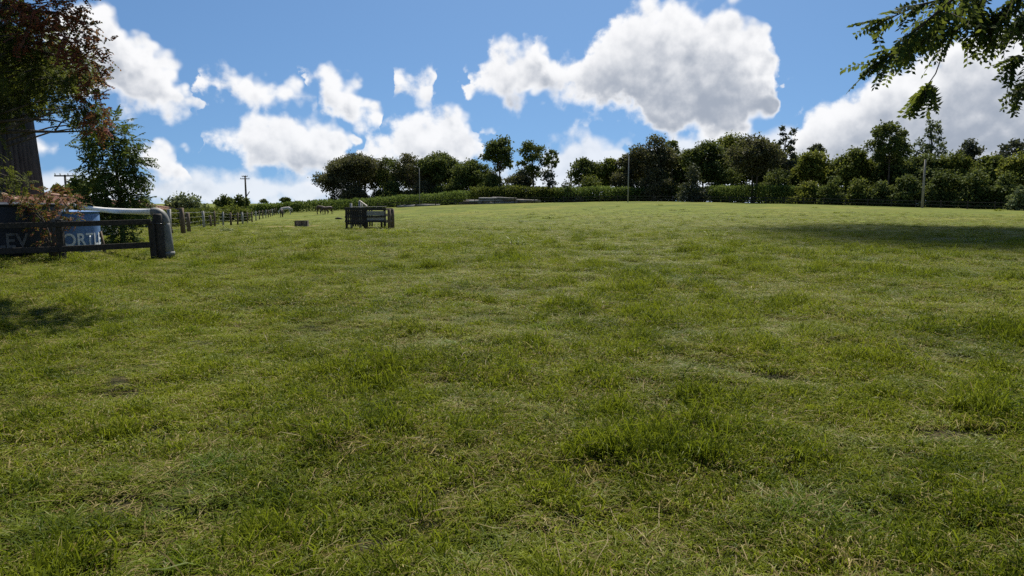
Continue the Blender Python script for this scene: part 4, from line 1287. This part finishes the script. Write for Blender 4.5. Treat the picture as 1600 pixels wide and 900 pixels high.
def young_tree():
    Y = 27.0
    base = at(188, Y)
    root = empty('young_tree', base); tag(root, 'young dark green tree with feathery tiered sprays beyond the fence', 'tree')
    lob = [(172, 195, 24, 22, 0), (150, 215, 26, 16, 0), (190, 222, 28, 20, .2), (165, 240, 34, 20, -.2), (205, 250, 28, 16, 0), (150, 262, 22, 16, .2), (185, 272, 38, 18, 0), (212, 268, 18, 12, 0), (160, 290, 30, 18, -.2),
           (200, 298, 30, 18, .2), (140, 305, 28, 16, .1), (178, 318, 40, 18, 0), (212, 318, 22, 14, 0), (150, 330, 26, 14, 0), (190, 335, 30, 12, 0), (188, 362, 20, 18, 0), (200, 372, 18, 10, 0), (176, 372, 16, 10, 0)]
    ll = px_lobes(lob, Y, base)
    mb = MB()
    def P(px, py, dy=0.0): return at(px, Y + dy, py) - base
    mb.tube([(0, 0, -0.2), P(190, 350), P(186, 300), P(180, 250), P(172, 205), P(170, 180)], [0.085, 0.075, 0.06, 0.045, 0.025, 0.01], 9)
    for (px, py, rx, ry, dy), (c, rr) in zip(lob, ll):
        s = P(180 + (py - 250) * 0.08, min(py + 14, 380)); c = Vector(c); mb.tube([s, (s + c) / 2 + Vector((0, 0, 0.04)), c + Vector((rr[0] * (1 if px > 180 else -1) * .7, 0, -.03))], [0.02, 0.014, 0.004], 5)
    V, Fq, t, st = fronds(lobe_fronds(ll, 36, 0.52, -0.15), 0.17, 8, 0.42)
    stalk_tubes(mb, st, 0.004)
    mb.build('trunk', M['bark'], root, True)
    link_mesh('crown', np_mesh('crown', V, Fq, L['young'], t), root)


young_tree()
g = at(156.5, 21.0); o = MB().tube([(0.05, 0, -0.2), (0.02, 0, 0.25), (-0.05, 0, 0.7)], [0.05, 0.042, 0.04], 8).build('wooden_stake', M['wood_brown'], None, True)
o.location = g; tag(o, 'thin leaning wooden stake between blue tank and young tree', 'stake')


def rust_shrub():
    Y = 18.9
    base = at(78, Y)
    root = empty('rust_shrub', base); tag(root, 'rust and green leaved straggly shrub growing up behind the near fence post', 'shrub')
    lob = [(75, 305, 34, 14, 0), (45, 312, 26, 12, .1), (105, 315, 26, 16, -.05), (62, 330, 30, 12, 0), (95, 338, 20, 12, -.1), (60, 355, 16, 12, 0), (72, 378, 12, 12, 0), (112, 338, 14, 14, .1), (25, 305, 18, 10, .2)]
    ll = px_lobes(lob, Y, base); mb = MB()
    for c, rr in ll:
        c = Vector(c); mb.tube([(c.x * 0.1, 0, -0.1), (c.x * 0.3, c.y, c.z * 0.55), c], [0.022, 0.016, 0.005], 6)
    V, Fq, t, st = fronds(lobe_fronds(ll, 62, 0.2, -0.2), 0.075, 5, 0.6)
    stalk_tubes(mb, st, 0.004)
    mb.build('stems', M['bark'], root, True)
    link_mesh('foliage', np_mesh('foliage', V, Fq, L['rust'], t), root)


rust_shrub()


def right_tree():
    """a tree right of the frame whose limb reaches into the top right corner"""
    Y = 4.2
    base = Vector((5.3, 4.7, gz(5.3, 4.7)))
    root = empty('overhanging_tree', base); tag(root, 'near tree whose drooping feathery branches hang into the top right corner', 'tree')
    def P(px, py, dy=0.0): return at(px, Y + dy, py) - base
    mb = MB()
    fork = Vector((-0.1, 0, 2.7))
    mb.tube([(0, 0, -0.3), (0.05, 0, 1.2), (0, 0.05, 2.0), fork, (0.1, 0.1, 3.6), (0.3, 0.1, 4.6)], [0.2, 0.15, 0.13, 0.12, 0.08, 0.04], 12)
    hub = P(1560, -60)
    mb.tube([fork, fork.lerp(hub, 0.5) + Vector((0, 0, .25)), hub], [0.08, 0.045, 0.024], 9)
    tw = [([hub, P(1510, -25), P(1470, 0), P(1435, 8), P(1400, 24), P(1368, 40)], 9),
          ([P(1510, -25), P(1500, 15), P(1460, 45), P(1428, 68), P(1390, 88), P(1372, 100)], 12),
          ([P(1540, -40, .1), P(1535, 0, .1), P(1515, 30), P(1490, 52), P(1468, 62)], 10),
          ([P(1540, -40, -.2), P(1500, -10, -.2), P(1470, 14, -.2), P(1440, 40, -.2), P(1412, 60, -.2)], 9),
          ([P(1560, -60), P(1520, 0), P(1535, 25), P(1540, 40)], 8),
          ([P(1600, -40), P(1585, 0), P(1570, 20), P(1560, 35)], 11),
          ([P(1640, -30, .2), P(1615, 10, .2), P(1598, 28, .2), P(1588, 40, .2)], 10),
          ([P(1700, 30), P(1650, 70), P(1610, 86), P(1580, 96)], 7),
          ([P(1700, 60, .1), P(1650, 115, .1), P(1610, 132, .1), P(1598, 142, .1)], 6)]
    specs = []
    for pts, n in tw:
        mb.tube(pts, [0.0115 - 0.009 * i / (len(pts) - 1) for i in range(len(pts))], 6)
        for i in range(int(n * 2.5)):
            f = 0.12 + 0.88 * i / (int(n * 2.5) - 1)
            q = f * (len(pts) - 1); j = min(int(q), len(pts) - 2); p = pts[j].lerp(pts[j + 1], q - j)
            al = (pts[j + 1] - pts[j]).normalized()
            d = al * 0.75 + Vector((rng.normal() * 0.75 - 0.1, rng.normal() * 0.45, -0.35 + rng.normal() * 0.4))
            specs.append((p, d, 0.17 * (0.7 + 0.55 * rng.random())))
    # the hanging stem with a cluster at its end
    st_ = [P(1474, 60), P(1471, 90), P(1462, 115), P(1450, 132)]
    mb.tube(st_, [0.004, 0.0034, 0.0034, 0.003], 5)
    for i in range(15):
        p = st_[-1] + Vector((0.0, rng.normal() * 0.014, 0.0)); a = rng.random()
        specs.append((p, (-0.62 + 0.75 * a + rng.normal() * .1, rng.normal() * 0.4, -0.6 - 0.25 * rng.random()), 0.14 + 0.05 * rng.random() * (1.4 - a)))
    # the rest of the crown, above and right of the frame
    crown = px_lobes([(1720, -60, 110, 90, .5), (1850, -20, 130, 100, .4), (1700, -220, 150, 100, .3), (1900, -200, 160, 120, .4), (1800, 60, 90, 60, .9), (1980, -60, 140, 110, .8), (1600, -180, 90, 60, .6)], Y, base)
    for c, rr in crown:
        c = Vector(c); mb.tube([fork + Vector((0, 0, .6)), (fork + c) / 2 + Vector((0, 0, .4)), c], [0.07, 0.045, 0.012], 7)
    specs += lobe_fronds(crown, 120, 0.2, -0.35)
    V, Fq, t, st = fronds(specs, 0.046, 9, 0.52, 0.9)
    stalk_tubes(mb, st, 0.002)
    mb.build('trunk', M['bark'], root, True)
    link_mesh('crown', np_mesh('crown', V, Fq, L['over'], t), root)


right_tree()


# ------------------------------------------------------------------ grass
def grass_mat():
    m, nt, b = new_mat('grass_blades')
    a1 = nt.nodes.new('ShaderNodeAttribute'); a1.attribute_name = 'tint'; t = NX(nt, a1.outputs['Fac'])
    a2 = nt.nodes.new('ShaderNodeAttribute'); a2.attribute_name = 'dry'; dry = NX(nt, a2.outputs['Fac'])
    geo = nt.nodes.new('ShaderNodeNewGeometry'); P = geo.outputs['Position']
    n1 = noise(nt, P, 0.45, 4.0, 0.55); n2 = noise(nt, P, 2.6, 3.0, 0.55)
    g = (t * 0.55 + (n1 - 0.5) * 1.5 + (n2 - 0.5) * 0.9 + 0.22).op('MULTIPLY', 1.0, clamp=True)
    c = mixc(nt, g, (0.040, 0.070, 0.006), (0.22, 0.25, 0.018))
    # some patches stay lush and bluish, some are hay coloured
    c = mixc(nt, noise(nt, P, 0.9, 3.0).step(0.56, 0.72) * 0.6, c, (0.055, 0.115, 0.009))
    dd = dry + (n1 - 0.5) * 1.2 + (n2 - 0.5) * 1.1 + (t - 0.5) * 0.3 - 0.02
    s = mixc(nt, (t * 5.3).op('FRACT'), (0.15, 0.105, 0.04), (0.37, 0.31, 0.14))
    c = mixc(nt, dd.step(0.5, 0.7), c, s)
    nt.links.new(c.s, b.inputs['Base Color'])
    b.inputs['Roughness'].default_value = 0.45; b.inputs['Specular IOR Level'].default_value = 0.07
    tr = nt.nodes.new('ShaderNodeBsdfTranslucent'); c2 = mixc(nt, 0.3, c, (0.22, 0.26, 0.01)); nt.links.new(c2.s, tr.inputs[0])
    ms = nt.nodes.new('ShaderNodeMixShader'); ms.inputs[0].default_value = 0.42
    nt.links.new(b.outputs[0], ms.inputs[1]); nt.links.new(tr.outputs[0], ms.inputs[2])
    nt.links.new(ms.outputs[0], nt.nodes['Material Output'].inputs[0])
    return m


GRASS = grass_mat()


def tuft_mesh(name, n, rad, lmin, lmax, upright, dry_p, wid, seed):
    r_ = np.random.default_rng(seed)
    a = r_.random(n) * 6.283; rr = rad * np.sqrt(r_.random(n))
    root = np.stack([np.cos(a) * rr, np.sin(a) * rr, np.full(n, -0.01)], 1)
    h = r_.random(n) * 6.283
    out = np.stack([np.cos(h), np.sin(h), np.zeros(n)], 1)
    ln = lmin + (lmax - lmin) * r_.random(n) ** 1.5
    el = np.clip(upright + r_.normal(size=n) * 0.35, 0.05, 1.45)
    dry = (r_.random(n) < dry_p).astype(float)
    el = np.where(dry > 0, el * 0.5 + 0.02, el)
    ln = np.where(dry > 0, ln * 1.25, ln)
    side = np.stack([-np.sin(h), np.cos(h), np.zeros(n)], 1)
    tw = r_.normal(size=(n, 1)) * 0.5; side = side + np.array([0, 0, 1.0]) * tw; side = unit(side)
    w = (wid * (0.6 + 0.8 * r_.random(n)))[:, None]
    rows = []
    p = root.copy(); e = el.copy()
    curl = 0.35 + r_.random(n) * 0.75
    for k, ws in enumerate((0.75, 1.0, 0.75, 0.08)):
        rows.append(p - side * w * 0.5 * ws); rows.append(p + side * w * 0.5 * ws)
        stp = (ln / 3)[:, None]
        p = p + (out * np.cos(e)[:, None] + np.array([0, 0, 1.0]) * np.sin(e)[:, None]) * stp
        e = e - curl
        bend = side * (r_.normal(size=(n, 1)) * 0.15) * stp; p = p + bend
        p[:, 2] = np.maximum(p[:, 2], 0.006 + 0.03 * r_.random(n))
    V = np.stack(rows, 1).reshape(-1, 3)
    b = (np.arange(n) * 8)[:, None]
    Fq = np.concatenate([b + np.array([[0, 1, 3, 2]]), b + np.array([[2, 3, 5, 4]]), b + np.array([[4, 5, 7, 6]])], 0)
    tint = np.repeat(r_.random(n), 8)
    return np_mesh(name, V, Fq, GRASS, tint, True, {'dry': np.repeat(dry * (0.6 + 0.4 * r_.random(n)), 8)})


def build_grass():
    src = bpy.data.collections.new('grass_tufts')
    kinds = [(110, 0.14, 0.05, 0.14, 0.95, 0.06, 0.0052), (110, 0.15, 0.045, 0.13, 0.75, 0.12, 0.005), (105, 0.15, 0.05, 0.17, 0.6, 0.25, 0.0048), (110, 0.16, 0.05, 0.15, 0.45, 0.38, 0.0045),
             (95, 0.17, 0.07, 0.22, 0.35, 0.5, 0.0042), (110, 0.12, 0.07, 0.19, 1.1, 0.03, 0.0058), (80, 0.16, 0.04, 0.10, 0.7, 0.08, 0.0095), (24, 0.22, 0.12, 0.34, 0.25, 0.9, 0.0048)]
    for i, k in enumerate(kinds):
        o = bpy.data.objects.new('tuft_%d' % i, tuft_mesh('tuft', *k, seed=50 + i)); src.objects.link(o)
    bands = [(1.0, 5, 165, 0.85), (5, 10, 135, 0.92), (10, 20, 90, 1.1), (20, 40, 30, 1.4), (40, 110, 7.0, 1.6)]
    PX, SC = [], []
    r_ = np.random.default_rng(3)
    for a, b, dn, sc in bands:
        half = 0.84 if a < 20 else 0.72
        n = int(dn * half * (b * b - a * a))
        r = np.sqrt(a * a + (b * b - a * a) * r_.random(n)); t = (r_.random(n) * 2 - 1) * half
        PX.append(np.stack([np.sin(t) * r, np.cos(t) * r], 1)); SC.append(np.full(n, sc))
    PX = np.concatenate(PX); SC = np.concatenate(SC); n = len(PX)
    x, y = PX[:, 0], PX[:, 1]
    r = np.hypot(x, y)
    # leave out tufts beyond the far fence, thin them out on trodden ground
    keep = np.ones(n, bool)
    t = at(470, 52); keep &= ~((np.exp(-(((x - t.x + 0.6) / 2.2) ** 2 + ((y - t.y - .5) / 4.0) ** 2)) > 0.4) & (r_.random(n) < 0.85))
    ht = fbm(x * 1.1, y * 1.1, 3, 31) * 0.55 + fbm(x * 2.6, y * 2.6, 3, 35) * 0.45
    ht2 = fbm(x * 0.35, y * 0.35, 2, 77)
    keep &= ~((fbm(x * 2.3, y * 2.3, 2, 61) < 0.30) & (r < 20) & (r_.random(n) < 0.6))          # dark hollows between the tufts
    keep &= ~(r_.random(n) < (r - 45) / 60)
    x, y, SC, r, ht, ht2 = x[keep], y[keep], SC[keep], r[keep], ht[keep], ht2[keep]
    n = len(x)
    z = terrain(x, y)
    q = ht2 + r_.normal(size=n) * 0.16
    idx = np.select([q < 0.30, q < 0.37, q < 0.46, q < 0.57, q < 0.61, q < 0.72], [0, 1, 2, 3, 6, 4], 5)
    idx = np.where(r_.random(n) < 0.09, 7, idx)
    idx = np.where((ht > 0.66) & (r_.random(n) < 0.7), 5, idx)
    zs = np.minimum(SC, 1.25) * (0.35 + 1.75 * np.clip((ht - 0.33) / 0.36, 0, 1.3)) * (0.8 + 0.4 * r_.random(n))
    xs = SC * (0.85 + 0.4 * r_.random(n))
    zs = zs * np.clip(1.25 - r / 75, 0.3, 1)
    hol = np.clip((fbm(x * 1.7, y * 1.7, 3, 91) - 0.30) / 0.12, 0.5, 1)      # short, trodden hollows
    zs = zs * hol * np.where(r < 10, 1.12, 1.0)
    weeds = (x < -8.5) & (y > 17.5) & (y < 23) & (x > -16)
    zs = np.where(weeds & (r_.random(n) < 0.5), zs * 1.5, zs)
    # single rank tufts out in the field
    m_ = 150
    rr, tt = 25 + 100 * r_.random(m_), (r_.random(m_) * 2 - 1) * 0.7
    ex, ey = np.sin(tt) * rr, np.cos(tt) * rr
    x, y, z = np.concatenate([x, ex]), np.concatenate([y, ey]), np.concatenate([z, terrain(ex, ey)])
    sc_ = 1.6 + 2.4 * r_.random(m_) ** 2
    xs, zs, idx = np.concatenate([xs, sc_ * 1.5]), np.concatenate([zs, sc_ * 0.9]), np.concatenate([idx, np.full(m_, 5)])
    n = len(x)
    me = bpy.data.meshes.new('grass'); me.vertices.add(n); me.vertices.foreach_set('co', np.stack([x, y, z], 1).astype(np.float32).ravel())
    at_ = me.attributes.new('idx', 'INT', 'POINT'); at_.data.foreach_set('value', idx.astype(np.int32))
    rot = np.stack([r_.normal(size=n) * 0.08, r_.normal(size=n) * 0.08, r_.random(n) * 6.283], 1)
    at_ = me.attributes.new('rot', 'FLOAT_VECTOR', 'POINT'); at_.data.foreach_set('vector', rot.astype(np.float32).ravel())
    at_ = me.attributes.new('scl', 'FLOAT_VECTOR', 'POINT'); at_.data.foreach_set('vector', np.stack([xs, xs, zs], 1).astype(np.float32).ravel())
    me.materials.append(GRASS)
    o = link_mesh('grass', me); tag(o, 'tufted green pasture grass with dry straw blades', 'grass', None, 'stuff')
    ng = bpy.data.node_groups.new('scatter_grass', 'GeometryNodeTree')
    ng.interface.new_socket('Geometry', in_out='INPUT', socket_type='NodeSocketGeometry')
    ng.interface.new_socket('Geometry', in_out='OUTPUT', socket_type='NodeSocketGeometry')
    N = ng.nodes
    gi, go = N.new('NodeGroupInput'), N.new('NodeGroupOutput')
    ci = N.new('GeometryNodeCollectionInfo'); ci.inputs['Collection'].default_value = src
    ci.inputs['Separate Children'].default_value = True; ci.inputs['Reset Children'].default_value = True
    ip = N.new('GeometryNodeInstanceOnPoints'); ip.inputs['Pick Instance'].default_value = True
    def named(nm, ty):
        q = N.new('GeometryNodeInputNamedAttribute'); q.data_type = ty; q.inputs['Name'].default_value = nm
        return [s for s in q.outputs if s.enabled][0]
    ng.links.new(gi.outputs[0], ip.inputs['Points']); ng.links.new(ci.outputs[0], ip.inputs['Instance'])
    ng.links.new(named('idx', 'INT'), ip.inputs['Instance Index'])
    ng.links.new(named('rot', 'FLOAT_VECTOR'), ip.inputs['Rotation'])
    ng.links.new(named('scl', 'FLOAT_VECTOR'), ip.inputs['Scale'])
    ng.links.new(ip.outputs[0], go.inputs[0])
    md = o.modifiers.new('scatter', 'NODES'); md.node_group = ng
    print('grass tufts', n)


build_grass()
